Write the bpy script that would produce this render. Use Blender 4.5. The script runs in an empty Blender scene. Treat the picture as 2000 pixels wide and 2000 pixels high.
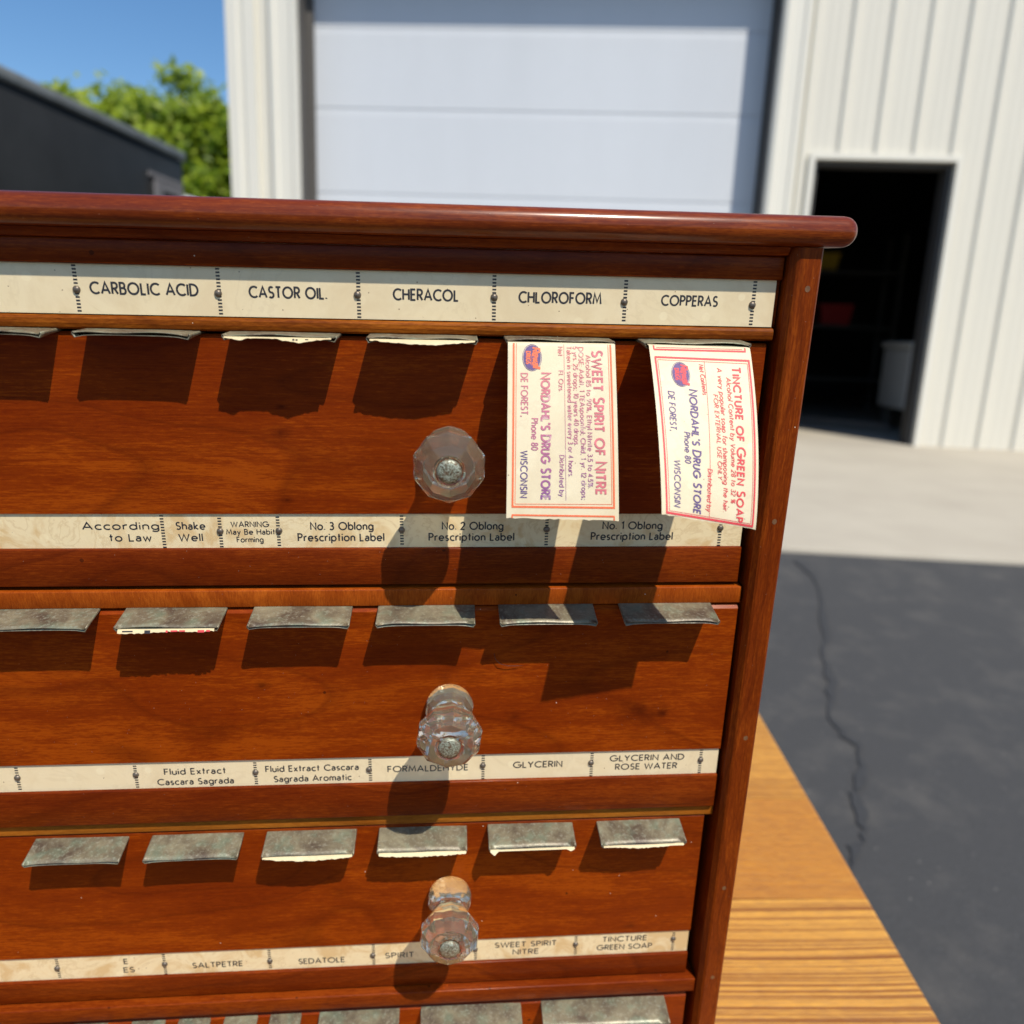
import bpy, bmesh, math, random
from mathutils import Matrix, Vector
random.seed(7)
rad = math.radians
scn = bpy.context.scene

# ------------------------------------------------------------------ camera, sky, sun, exposure
RB = Matrix(((0.996441, 0.075344, 0.037798), (0.053605, -0.220335, -0.97395), (-0.065053, 0.97251, -0.22359)))
# the low table and the cabinet stand on a sloping driveway: LEAN is their frame in the world
LEAN = Matrix(((0.988257, -0.152645, -0.006872), (0.151464, 0.984564, -0.087707), (0.020154, 0.085636, 0.996123)))
CAM_H = 0.72
FRAME = Matrix.Translation((0, 0, CAM_H)) @ LEAN.to_4x4() @ Matrix.Translation((0, 0.35, 0))
cam = bpy.data.cameras.new("camera")
cam.sensor_width = 36
cam.lens = 27.0
cam.clip_start = 0.02
cam.clip_end = 900
cam.dof.use_dof = True
cam.dof.focus_distance = 0.355
cam.dof.aperture_fstop = 7.2
cam_o = bpy.data.objects.new("camera", cam)
scn.collection.objects.link(cam_o)
cam_o.matrix_world = Matrix.Translation((0, 0, CAM_H)) @ (RB.transposed() @ Matrix.Diagonal((1, -1, -1))).to_4x4()
scn.camera = cam_o

SUN_TO = Vector((-0.7037, 1.0674, -1.8494)).normalized()
elev = math.asin(-SUN_TO.z)
azim = math.atan2(-SUN_TO.x, -SUN_TO.y)
w = bpy.data.worlds.new("World")
scn.world = w
w.use_nodes = True
nt = w.node_tree
bg = nt.nodes["Background"]
sky = nt.nodes.new("ShaderNodeTexSky")
sky.sky_type = 'NISHITA'
sky.sun_disc = False
sky.sun_elevation = elev
sky.sun_rotation = azim
sky.altitude = 300
sky.air_density = 1.0
sky.dust_density = 0.7
sky.ozone_density = 1.6
hs = nt.nodes.new("ShaderNodeHueSaturation")
hs.inputs["Saturation"].default_value = 1.24
nt.links.new(sky.outputs[0], hs.inputs["Color"])
nt.links.new(hs.outputs[0], bg.inputs[0])
bg.inputs[1].default_value = 0.135
sun = bpy.data.lights.new("sun", 'SUN')
sun.energy = 4.9
sun.angle = rad(0.53)
sun.color = (1.0, 0.92, 0.79)
sun_o = bpy.data.objects.new("sun", sun)
scn.collection.objects.link(sun_o)
sun_o.rotation_euler = SUN_TO.to_track_quat('-Z', 'Y').to_euler()
sun_o.location = (4, -6, 10)
scn.view_settings.view_transform = 'Standard'
scn.view_settings.look = 'None'
scn.view_settings.exposure = 0.06
scn.view_settings.gamma = 1
scn.cycles.max_bounces = 10
scn.cycles.transmission_bounces = 10
scn.cycles.caustics_refractive = True
scn.cycles.caustics_reflective = False
scn.cycles.blur_glossy = 0.4
scn.cycles.sample_clamp_indirect = 6

# ------------------------------------------------------------------ helpers
class MB:
    """collects faces, built as one mesh object"""
    def __init__(s): s.v = []; s.f = []; s.m = []; s.sm = []; s.seed = []
    def face(s, pts, m=0, smooth=False, seed=0.0):
        b = len(s.v); s.v.extend([tuple(p) for p in pts]); s.f.append(tuple(range(b, b + len(pts))))
        s.m.append(m); s.sm.append(smooth); s.seed.append(seed)
    def grid(s, rows, m=0, smooth=True, close=False, flip=False, seed=0.0):
        b = len(s.v); n = len(rows[0])
        for r in rows: s.v.extend([tuple(p) for p in r])
        for i in range(len(rows) - 1):
            for j in range(n if close else n - 1):
                k = (j + 1) % n
                q = (b + i * n + j, b + i * n + k, b + (i + 1) * n + k, b + (i + 1) * n + j)
                s.f.append(q[::-1] if flip else q); s.m.append(m); s.sm.append(smooth); s.seed.append(seed)
    def box(s, x0, x1, y0, y1, z0, z1, m=0, bev=0.0, seg=2, only=None, seed=0.0):
        bm = bmesh.new()
        bmesh.ops.create_cube(bm, size=1)
        for v in bm.verts:
            v.co = Vector(((x0 + x1) / 2 + v.co.x * (x1 - x0), (y0 + y1) / 2 + v.co.y * (y1 - y0), (z0 + z1) / 2 + v.co.z * (z1 - z0)))
        if bev > 0:
            ed = [e for e in bm.edges if only is None or only(e)]
            bmesh.ops.bevel(bm, geom=ed, offset=bev, segments=seg, profile=0.5, affect='EDGES')
        s.add(bm, m, smooth=bev > 0 and seg > 1, seed=seed)
    def add(s, bm, m=0, smooth=False, seed=0.0):
        b = len(s.v)
        bm.verts.ensure_lookup_table(); bm.verts.index_update()
        s.v.extend([tuple(v.co) for v in bm.verts])
        for f in bm.faces:
            s.f.append(tuple(b + v.index for v in f.verts)); s.m.append(m); s.sm.append(smooth); s.seed.append(seed)
        bm.free()
    def prism(s, poly, axis, a, b, m=0, seed=0.0):
        """closed outline (2-tuples) pushed along an axis from a to b"""
        def P(p, t):
            return {'x': (t, p[0], p[1]), 'y': (p[0], t, p[1]), 'z': (p[0], p[1], t)}[axis]
        n = len(poly)
        for i in range(n):
            j = (i + 1) % n
            s.face([P(poly[i], a), P(poly[j], a), P(poly[j], b), P(poly[i], b)], m, seed=seed)
        s.face([P(p, a) for p in reversed(poly)], m, seed=seed); s.face([P(p, b) for p in poly], m, seed=seed)
    def tube(s, path, r, n=8, m=0, cap=True):
        rows = []
        path = [Vector(p) for p in path]
        for i, p in enumerate(path):
            d = (path[min(i + 1, len(path) - 1)] - path[max(i - 1, 0)]).normalized()
            u = d.orthogonal().normalized() if i == 0 else (u - d * u.dot(d)).normalized()
            v = d.cross(u)
            rr = r[i] if isinstance(r, (list, tuple)) else r
            rows.append([p + (u * math.cos(k * 2 * math.pi / n) + v * math.sin(k * 2 * math.pi / n)) * rr for k in range(n)])
        s.grid(rows, m, True, True)
        if cap: s.face(rows[0][::-1], m); s.face(rows[-1], m)
    def build(s, name, mats, parent=None, fix=True, loc=None):
        me = bpy.data.meshes.new(name)
        me.from_pydata(s.v, [], s.f)
        for m in (mats if isinstance(mats, (list, tuple)) else [mats]): me.materials.append(m)
        me.polygons.foreach_set("material_index", s.m)
        me.polygons.foreach_set("use_smooth", s.sm)
        if any(s.seed):
            at = me.attributes.new("seed", 'FLOAT', 'FACE'); at.data.foreach_set("value", s.seed)
        if fix:
            bm = bmesh.new(); bm.from_mesh(me)
            bmesh.ops.remove_doubles(bm, verts=bm.verts, dist=1e-6)
            bmesh.ops.recalc_face_normals(bm, faces=bm.faces)
            bm.to_mesh(me); bm.free()
        o = bpy.data.objects.new(name, me)
        scn.collection.objects.link(o)
        if loc is not None: o.location = loc
        if parent is not None: o.parent = parent
        return o

IN_FRAME = []
def tag(o, label, cat, group=None):
    o['label'] = label; o['category'] = cat
    if group: o['group'] = group
    return o
def thing(name, label, cat, loc=(0, 0, 0), group=None):
    o = bpy.data.objects.new(name, None); scn.collection.objects.link(o)
    o.empty_display_size = 0.1; o.location = loc
    return tag(o, label, cat, group)
def leaning(o): IN_FRAME.append(o); return o
def dup(o, parent=None, loc=None):
    c = o.copy(); scn.collection.objects.link(c); c.parent = parent
    if loc is not None: c.location = loc
    return c

# ------------------------------------------------------------------ materials
def new_mat(name):
    m = bpy.data.materials.new(name); m.use_nodes = True
    return m, m.node_tree, m.node_tree.nodes["Principled BSDF"]
def nd(t, kind, **kw):
    n = t.nodes.new(kind)
    for k, v in kw.items(): setattr(n, k, v)
    return n
def ramp(t, fac, stops):
    r = nd(t, "ShaderNodeValToRGB"); e = r.color_ramp.elements
    while len(e) < len(stops): e.new(0.5)
    for i, (p, c) in enumerate(stops): e[i].position = p; e[i].color = (*c, 1) if len(c) == 3 else c
    if fac is not None: t.links.new(fac, r.inputs[0])
    return r
def noise(t, vec, scale, detail=3, rough=0.55, dist=0.0):
    n = nd(t, "ShaderNodeTexNoise"); n.inputs["Scale"].default_value = scale
    n.inputs["Detail"].default_value = detail; n.inputs["Roughness"].default_value = rough; n.inputs["Distortion"].default_value = dist
    t.links.new(vec, n.inputs["Vector"]); return n
def mapping(t, vec, scale=(1, 1, 1)):
    m = nd(t, "ShaderNodeMapping"); m.inputs["Scale"].default_value = scale
    t.links.new(vec, m.inputs["Vector"]); return m.outputs[0]
def mix(t, a, b, fac, mode='MIX'):
    m = nd(t, "ShaderNodeMix", data_type='RGBA', blend_type=mode)
    for s, v in ((m.inputs[0], fac), (m.inputs[6], a), (m.inputs[7], b)):
        if hasattr(v, "is_linked") or hasattr(v, "links"): t.links.new(v, s)
        elif isinstance(v, (int, float)): s.default_value = v
        else: s.default_value = (*v, 1)
    return m.outputs[2]
def math_n(t, op, a, b=0.0):
    m = nd(t, "ShaderNodeMath", operation=op)
    for s, v in ((m.inputs[0], a), (m.inputs[1], b)):
        if isinstance(v, (int, float)): s.default_value = v
        else: t.links.new(v, s)
    return m.outputs[0]
def obj_coord(t, shift=True):
    c = nd(t, "ShaderNodeTexCoord")
    if not shift: return c.outputs["Object"]
    i = nd(t, "ShaderNodeObjectInfo")
    v = nd(t, "ShaderNodeVectorMath", operation='SCALE'); v.inputs[0].default_value = (0.9, 1.7, 1.3)
    t.links.new(i.outputs["Random"], v.inputs["Scale"])
    a = nd(t, "ShaderNodeVectorMath", operation='ADD')
    t.links.new(c.outputs["Object"], a.inputs[0]); t.links.new(v.outputs[0], a.inputs[1])
    return a.outputs[0]
def plain(name, col, rough=0.5, metal=0.0, vary=0.12, scale=40, bump=0.0):
    m, t, b = new_mat(name)
    v = obj_coord(t)
    n = noise(t, v, scale, 4, 0.6)
    lo = tuple(c * (1 - vary) for c in col); hi = tuple(min(1, c * (1 + vary)) for c in col)
    r = ramp(t, n.outputs[0], [(0.3, lo), (0.7, hi)])
    t.links.new(r.outputs[0], b.inputs["Base Color"])
    b.inputs["Roughness"].default_value = rough; b.inputs["Metallic"].default_value = metal
    if bump:
        bp = nd(t, "ShaderNodeBump"); bp.inputs["Strength"].default_value = bump; bp.inputs["Distance"].default_value = 0.002
        t.links.new(n.outputs[0], bp.inputs["Height"]); t.links.new(bp.outputs[0], b.inputs["Normal"])
    return m

def wood(name, dark, mid, light, axis='x', rough=0.42, coat=0.08, specks=True, fib=0.85, broad=0.65, k=1.0, spec=0.07, lines=0.48, knots=()):
    m, t, b = new_mat(name)
    v = obj_coord(t)
    def sc(a, c): return {'x': (a, c, c), 'y': (c, a, c), 'z': (c, c, a)}[axis]
    wv = noise(t, v, 7 * k, 2, 0.5)                      # slow waviness bends the grain
    off = nd(t, "ShaderNodeVectorMath", operation='SCALE'); off.inputs["Scale"].default_value = 0.05
    t.links.new(wv.outputs[1], off.inputs[0])
    vv = nd(t, "ShaderNodeVectorMath", operation='ADD'); t.links.new(v, vv.inputs[0]); t.links.new(off.outputs[0], vv.inputs[1])
    n1 = noise(t, mapping(t, vv.outputs[0], sc(3 * k, 38 * k)), 1.0, 4, 0.6, 0.6)
    n2 = noise(t, mapping(t, v, sc(70 * k, 1500 * k)), 1.0, 3, 0.6)
    n3 = noise(t, v, 16 * k, 3, 0.55)
    n5 = noise(t, mapping(t, v, sc(260, 1500)), 1.0, 2, 0.7)
    f = math_n(t, 'ADD', math_n(t, 'MULTIPLY', n1.outputs[0], broad), math_n(t, 'MULTIPLY', n2.outputs[0], fib * 0.5))
    f = math_n(t, 'ADD', f, math_n(t, 'MULTIPLY', n3.outputs[0], 0.28))
    f = math_n(t, 'ADD', f, math_n(t, 'MULTIPLY', n5.outputs[0], 0.42))
    mid_v = (broad + fib * 0.5 + 0.28 + 0.42) / 2
    r = ramp(t, f, [(max(0, mid_v - 0.22), dark), (mid_v, mid), (min(1, mid_v + 0.2), light)])
    col = r.outputs[0]
    # short dark pores and a few grain lines
    n4 = noise(t, mapping(t, vv.outputs[0], sc(5 * k, 95 * k)), 1.0, 2, 0.5, 0.4)
    ln = ramp(t, n4.outputs[0], [(0.47, (0, 0, 0)), (0.5, (1, 1, 1)), (0.53, (0, 0, 0))])
    col = mix(t, col, tuple(c * 0.75 for c in dark), math_n(t, 'MULTIPLY', ln.outputs[0], 0.22))
    # long arched growth lines
    n6 = noise(t, mapping(t, vv.outputs[0], sc(2.6 * k, 13 * k)), 1.0, 1, 0.4)
    fr6 = math_n(t, 'FRACT', math_n(t, 'MULTIPLY', n6.outputs[0], 9.0))
    gl = ramp(t, fr6, [(0.0, (0.8, 0.8, 0.8)), (0.10, (0.25, 0.25, 0.25)), (0.55, (0, 0, 0)), (0.93, (0.1, 0.1, 0.1)), (1.0, (1, 1, 1))])
    col = mix(t, col, tuple(c * 0.6 for c in dark), math_n(t, 'MULTIPLY', gl.outputs[0], lines))
    if knots:
        raw = nd(t, "ShaderNodeTexCoord").outputs["Object"]
        dn = noise(t, raw, 130, 3, 0.6)
        for kx, kz, kr, ka in knots:
            df = nd(t, "ShaderNodeVectorMath", operation='SUBTRACT'); t.links.new(raw, df.inputs[0]); df.inputs[1].default_value = (kx, 0, kz)
            ml = nd(t, "ShaderNodeVectorMath", operation='MULTIPLY'); t.links.new(df.outputs[0], ml.inputs[0]); ml.inputs[1].default_value = (0.75 / kr, 0, 1.25 / kr)
            ln_ = nd(t, "ShaderNodeVectorMath", operation='LENGTH'); t.links.new(ml.outputs[0], ln_.inputs[0])
            dd = math_n(t, 'ADD', ln_.outputs["Value"], math_n(t, 'MULTIPLY', math_n(t, 'SUBTRACT', dn.outputs[0], 0.5), 1.3))
            kf = ramp(t, dd, [(0.0, (1, 1, 1)), (0.35, (0.5, 0.5, 0.5)), (1.0, (0, 0, 0))])
            col = mix(t, col, tuple(c * 0.45 for c in dark), math_n(t, 'MULTIPLY', kf.outputs[0], ka))
    if specks:
        vo = nd(t, "ShaderNodeTexVoronoi"); vo.inputs["Scale"].default_value = 75
        t.links.new(v, vo.inputs["Vector"])
        s1 = math_n(t, 'LESS_THAN', vo.outputs["Distance"], 0.022)
        sep = nd(t, "ShaderNodeSeparateColor"); t.links.new(vo.outputs["Color"], sep.inputs[0])
        s1 = math_n(t, 'MULTIPLY', s1, math_n(t, 'GREATER_THAN', sep.outputs[0], 0.35))
        vo2 = nd(t, "ShaderNodeTexVoronoi"); vo2.inputs["Scale"].default_value = 260
        t.links.new(v, vo2.inputs["Vector"])
        s2 = math_n(t, 'LESS_THAN', vo2.outputs["Distance"], 0.032)
        sep2 = nd(t, "ShaderNodeSeparateColor"); t.links.new(vo2.outputs["Color"], sep2.inputs[0])
        s2 = math_n(t, 'MULTIPLY', s2, math_n(t, 'GREATER_THAN', sep2.outputs[1], 0.6))
        col = mix(t, col, (0.75, 0.66, 0.52), math_n(t, 'MAXIMUM', math_n(t, 'MULTIPLY', s1, 0.8), math_n(t, 'MULTIPLY', s2, 0.4)))
        sc2 = nd(t, "ShaderNodeTexVoronoi"); sc2.inputs["Scale"].default_value = 44; t.links.new(v, sc2.inputs["Vector"])
        d1 = math_n(t, 'LESS_THAN', sc2.outputs["Distance"], 0.045)
        sep3 = nd(t, "ShaderNodeSeparateColor"); t.links.new(sc2.outputs["Color"], sep3.inputs[0])
        d1 = math_n(t, 'MULTIPLY', d1, math_n(t, 'GREATER_THAN', sep3.outputs[2], 0.4))
        col = mix(t, col, (0.03, 0.006, 0.002), math_n(t, 'MULTIPLY', d1, 0.7))
    t.links.new(col, b.inputs["Base Color"])
    rr = ramp(t, n3.outputs[0], [(0.3, (rough - 0.07,) * 3), (0.7, (rough + 0.1,) * 3)])
    t.links.new(rr.outputs[0], b.inputs["Roughness"])
    b.inputs["Coat Weight"].default_value = coat; b.inputs["Coat Roughness"].default_value = 0.16; b.inputs["Specular IOR Level"].default_value = spec
    bp = nd(t, "ShaderNodeBump"); bp.inputs["Strength"].default_value = 0.12; bp.inputs["Distance"].default_value = 0.0006
    t.links.new(math_n(t, 'ADD', n2.outputs[0], n3.outputs[0]), bp.inputs["Height"]); t.links.new(bp.outputs[0], b.inputs["Normal"])
    return m

CHERRY = wood("cherry_wood", (0.142, 0.0155, 0.0007), (0.212, 0.0295, 0.0010), (0.30, 0.052, 0.0018), knots=((.100, -.224, .014, .75), (.112, -.226, .004, .9), (-.078, -.076, .006, .8), (-.077, -.108, .0028, .9), (-.0765, -.064, .0022, .8), (-.125, -.232, .016, .45), (.033, -.226, .005, .6), (-.062, -.339, .010, .35), (.105, -.372, .004, .8), (-.095, -.205, .004, .7)))
CHERRY_D = wood("cherry_rail", (0.095, 0.0105, 0.0009), (0.150, 0.0215, 0.0014), (0.215, 0.037, 0.0024))
CHERRY_T = wood("polished_cherry", (0.10, 0.0125, 0.0010), (0.165, 0.026, 0.0016), (0.245, 0.048, 0.003), rough=0.34, coat=0.42, spec=0.15)
CHERRY_V = wood("cherry_upright", (0.105, 0.0140, 0.0014), (0.185, 0.031, 0.0024), (0.27, 0.054, 0.004), axis='z')
CHERRY_M = wood("brown_cherry", (0.09, 0.016, 0.0015), (0.205, 0.050, 0.004), (0.33, 0.095, 0.008), fib=0.7)
CHERRY_G = wood("golden_cherry", (0.20, 0.055, 0.005), (0.34, 0.105, 0.010), (0.44, 0.155, 0.017), fib=0.7)
CHERRY_Q = wood("cross_grain_cherry", (0.17, 0.026, 0.002), (0.27, 0.052, 0.004), (0.40, 0.092, 0.008), axis='z', broad=0.5, fib=0.8, k=2.6, lines=0.1)
INNER = plain("raw_drawer_wood", (0.22, 0.11, 0.045), 0.7)

def paper(name, base, stain, amt, sc=1.0):
    m, t, b = new_mat(name)
    v = obj_coord(t)
    n1 = noise(t, v, 26 * sc, 6, 0.62, 0.8)
    n2 = noise(t, v, 90 * sc, 4, 0.6)
    n3 = noise(t, v, 700, 3, 0.6)
    col = mix(t, base, tuple(c * s for c, s in zip(base, (0.92, 0.88, 0.80))), n2.outputs[0])
    st = ramp(t, n1.outputs[0], [(0.50, (0, 0, 0)), (0.62, (1, 1, 1))])
    col = mix(t, col, stain, math_n(t, 'MULTIPLY', st.outputs[0], amt))
    ring = ramp(t, n1.outputs[0], [(0.40, (0, 0, 0)), (0.425, (1, 1, 1)), (0.45, (0, 0, 0))])
    col = mix(t, col, tuple(c * 0.8 for c in stain), math_n(t, 'MULTIPLY', ring.outputs[0], amt * 0.5))
    vo = nd(t, "ShaderNodeTexVoronoi"); vo.inputs["Scale"].default_value = 85; t.links.new(v, vo.inputs["Vector"])
    pale = ramp(t, vo.outputs["Distance"], [(0.16, (1, 1, 1)), (0.2, (0, 0, 0))])
    sep = nd(t, "ShaderNodeSeparateColor"); t.links.new(vo.outputs["Color"], sep.inputs[0])
    col = mix(t, col, tuple(min(0.9, c * 1.12) for c in base), math_n(t, 'MULTIPLY', pale.outputs[0], math_n(t, 'MULTIPLY', sep.outputs[0], 0.5)))
    vs = nd(t, "ShaderNodeTexVoronoi"); vs.inputs["Scale"].default_value = 150; t.links.new(v, vs.inputs["Vector"])
    sp = math_n(t, 'LESS_THAN', vs.outputs["Distance"], 0.045)
    col = mix(t, col, (0.16, 0.07, 0.03), math_n(t, 'MULTIPLY', sp, 0.75))
    t.links.new(col, b.inputs["Base Color"])
    b.inputs["Roughness"].default_value = 0.55
    bp = nd(t, "ShaderNodeBump"); bp.inputs["Strength"].default_value = 0.08; bp.inputs["Distance"].default_value = 0.0005
    t.links.new(n3.outputs[0], bp.inputs["Height"]); t.links.new(bp.outputs[0], b.inputs["Normal"])
    return m
STRIP_A = paper("aged_label_paper", (0.83, 0.71, 0.48), (0.62, 0.47, 0.27), 0.30)
STRIP_B = paper("stained_label_paper", (0.83, 0.70, 0.45), (0.60, 0.38, 0.15), 0.65, 1.9)
TORN = paper("torn_cream_paper", (0.66, 0.57, 0.36), (0.55, 0.42, 0.24), 0.35)
PAPER = paper("gummed_paper", (0.72, 0.64, 0.46), (0.58, 0.47, 0.31), 0.35)
INK = plain("black_ink", (0.022, 0.022, 0.028), 0.6, vary=0.3, scale=900)
INK_RED = plain("red_ink", (0.62, 0.055, 0.065), 0.6, vary=0.15, scale=900)
INK_ORANGE = plain("orange_ink", (0.74, 0.15, 0.055), 0.6, vary=0.15, scale=900)
INK_ROSE = plain("rose_ink", (0.56, 0.145, 0.17), 0.6, vary=0.25, scale=260)
INK_BLUE = plain("violet_ink", (0.10, 0.055, 0.19), 0.6, vary=0.2, scale=900)
def fade_ink():
    # printed split colour: rose at the top of the label, violet further down, faint patches
    m, t, b = new_mat("rose_to_violet_ink")
    v = obj_coord(t, False)
    s = nd(t, "ShaderNodeSeparateXYZ"); t.links.new(v, s.inputs[0])
    g = nd(t, "ShaderNodeMapRange"); g.inputs[1].default_value = -0.030; g.inputs[2].default_value = -0.100
    t.links.new(s.outputs[2], g.inputs[0])
    n = noise(t, v, 190, 3, 0.6)
    f = math_n(t, 'ADD', g.outputs[0], math_n(t, 'MULTIPLY', math_n(t, 'SUBTRACT', n.outputs[0], 0.5), 0.5))
    r = ramp(t, f, [(0.05, (0.64, 0.20, 0.19)), (0.5, (0.46, 0.13, 0.22)), (0.95, (0.20, 0.075, 0.24))])
    p = ramp(t, n.outputs[0], [(0.56, (0, 0, 0)), (0.66, (1, 1, 1))])
    t.links.new(mix(t, r.outputs[0], (0.75, 0.55, 0.50), math_n(t, 'MULTIPLY', p.outputs[0], 0.6)), b.inputs["Base Color"])
    b.inputs["Roughness"].default_value = 0.6
    return m
INK_FADE = fade_ink()

def clip_metal():
    m, t, b = new_mat("tarnished_tin")
    v = obj_coord(t)
    n1 = noise(t, v, 60, 5, 0.65, 0.5); n2 = noise(t, v, 480, 4, 0.75); n3 = noise(t, v, 120, 3, 0.6)
    c = ramp(t, n1.outputs[0], [(0.34, (0.085, 0.062, 0.043)), (0.50, (0.165, 0.140, 0.092)), (0.66, (0.26, 0.235, 0.155))]).outputs[0]
    g = ramp(t, n3.outputs[0], [(0.50, (0, 0, 0)), (0.68, (1, 1, 1))])
    c = mix(t, c, (0.13, 0.185, 0.13), math_n(t, 'MULTIPLY', g.outputs[0], 0.55))
    s = ramp(t, n2.outputs[0], [(0.52, (0, 0, 0)), (0.64, (1, 1, 1))])
    c = mix(t, c, (0.38, 0.37, 0.29), math_n(t, 'MULTIPLY', s.outputs[0], 0.38))
    t.links.new(c, b.inputs["Base Color"])
    b.inputs["Metallic"].default_value = 0.15
    r = ramp(t, n1.outputs[0], [(0.3, (0.5,) * 3), (0.7, (0.34,) * 3)]); t.links.new(r.outputs[0], b.inputs["Roughness"])
    bp = nd(t, "ShaderNodeBump"); bp.inputs["Strength"].default_value = 0.25; bp.inputs["Distance"].default_value = 0.0006
    t.links.new(n2.outputs[0], bp.inputs["Height"]); t.links.new(bp.outputs[0], b.inputs["Normal"])
    return m
TIN = clip_metal()
TACK = plain("dark_brass", (0.15, 0.125, 0.10), 0.42, 0.55, 0.35, 900)
def patina():
    m, t, b = new_mat("corroded_plating")
    v = obj_coord(t)
    n = noise(t, v, 1200, 4, 0.7); n2 = noise(t, v, 420, 3, 0.6)
    c = ramp(t, n.outputs[0], [(0.36, (0.05, 0.022, 0.010)), (0.46, (0.20, 0.20, 0.14)), (0.60, (0.40, 0.44, 0.36))]).outputs[0]
    r = ramp(t, n2.outputs[0], [(0.5, (0, 0, 0)), (0.62, (1, 1, 1))])
    c = mix(t, c, (0.14, 0.06, 0.025), math_n(t, 'MULTIPLY', r.outputs[0], 0.55))
    t.links.new(c, b.inputs["Base Color"]); b.inputs["Metallic"].default_value = 0.35; b.inputs["Roughness"].default_value = 0.45
    bp = nd(t, "ShaderNodeBump"); bp.inputs["Strength"].default_value = 0.4; bp.inputs["Distance"].default_value = 0.0006
    t.links.new(n.outputs[0], bp.inputs["Height"]); t.links.new(bp.outputs[0], b.inputs["Normal"])
    return m
SCREW = patina()
def glass():
    m, t, b = new_mat("old_pressed_glass")
    b.inputs["Base Color"].default_value = (0.985, 0.91, 0.70, 1)
    b.inputs["Transmission Weight"].default_value = 1.0; b.inputs["IOR"].default_value = 1.5
    v = obj_coord(t); n = noise(t, v, 150, 3, 0.5)
    r = ramp(t, n.outputs[0], [(0.3, (0.0,) * 3), (0.7, (0.04,) * 3)]); t.links.new(r.outputs[0], b.inputs["Roughness"])
    bp = nd(t, "ShaderNodeBump"); bp.inputs["Strength"].default_value = 0.05; bp.inputs["Distance"].default_value = 0.001
    t.links.new(n.outputs[0], bp.inputs["Height"]); t.links.new(bp.outputs[0], b.inputs["Normal"])
    d = nd(t, "ShaderNodeBsdfDiffuse"); d.inputs[0].default_value = (0.76, 0.67, 0.47, 1)
    mx = nd(t, "ShaderNodeMixShader"); mx.inputs[0].default_value = 0.075
    t.links.new(b.outputs[0], mx.inputs[1]); t.links.new(d.outputs[0], mx.inputs[2])
    t.links.new(mx.outputs[0], t.nodes["Material Output"].inputs[0])
    return m
GLASS = glass()

# ------------------------------------------------------------------ ground
ASPH_S, ASPH_Y = 0.0886, 2.8
def asph_z(y): return -0.02 + max(-9.0, min(0.0, y - ASPH_Y)) * ASPH_S
def asphalt_mat():
    m, t, b = new_mat("asphalt")
    v = obj_coord(t, False)
    n1 = noise(t, v, 1.3, 4, 0.6); n2 = noise(t, v, 260, 3, 0.7); n3 = noise(t, v, 9, 4, 0.6)
    c = ramp(t, n2.outputs[0], [(0.3, (0.031, 0.032, 0.034)), (0.62, (0.047, 0.048, 0.051)), (0.78, (0.13, 0.13, 0.13))]).outputs[0]
    p = ramp(t, n3.outputs[0], [(0.48, (0, 0, 0)), (0.75, (1, 1, 1))])
    c = mix(t, c, (0.115, 0.108, 0.098), math_n(t, 'MULTIPLY', p.outputs[0], 0.55))
    c = mix(t, c, (0.042, 0.044, 0.047), math_n(t, 'MULTIPLY', n1.outputs[0], 0.5))
    vs = nd(t, "ShaderNodeTexVoronoi"); vs.inputs["Scale"].default_value = 34; t.links.new(v, vs.inputs["Vector"])
    c = mix(t, c, (0.42, 0.40, 0.36), math_n(t, 'MULTIPLY', math_n(t, 'LESS_THAN', vs.outputs["Distance"], 0.06), 0.4))
    t.links.new(c, b.inputs["Base Color"]); b.inputs["Roughness"].default_value = 0.85
    bp = nd(t, "ShaderNodeBump"); bp.inputs["Strength"].default_value = 0.5; bp.inputs["Distance"].default_value = 0.004
    t.links.new(n2.outputs[0], bp.inputs["Height"]); t.links.new(bp.outputs[0], b.inputs["Normal"])
    return m
ASPHALT = asphalt_mat()
g = MB()
ys = [-300, -6.2, 2.8, 300]
zs = [asph_z(-6.2), asph_z(-6.2), -0.02, -0.02]
g.grid([[(x, y, z) for x in (-300, -10, 0, 10, 300)] for y, z in zip(ys, zs)], smooth=False)
o = g.build("asphalt_ground", ASPHALT); o['kind'] = "structure"
# a crack wanders down the slope
CR = [(0.846, 2.717), (0.868, 2.578), (0.848, 2.426), (0.774, 2.127), (0.715, 1.97), (0.702, 1.85), (0.650, 1.694), (0.656, 1.613),
      (0.677, 1.578), (0.657, 1.503), (0.626, 1.434), (0.61, 1.416), (0.597, 1.34), (0.583, 1.278), (0.561, 1.262), (0.537, 1.216), (0.50, 1.12), (0.51, 0.98), (0.46, 0.8)]
g = MB(); L, Rr = [], []
pts = []
for i in range(len(CR) - 1):
    for k in range(4):
        f = k / 4
        pts.append((CR[i][0] * (1 - f) + CR[i + 1][0] * f + random.uniform(-.006, .006), CR[i][1] * (1 - f) + CR[i + 1][1] * f))
for i, p in enumerate(pts):
    wd = 0.0075 + 0.004 * math.sin(i * .7) + random.uniform(-.002, .002)
    L.append((p[0] - wd, p[1], asph_z(p[1]) + 0.004)); Rr.append((p[0] + wd, p[1], asph_z(p[1]) + 0.004))
g.grid([L, Rr], smooth=False)
o = g.build("asphalt_crack", plain("crack_filler", (0.030, 0.032, 0.036), 0.8)); o['kind'] = "structure"

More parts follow.
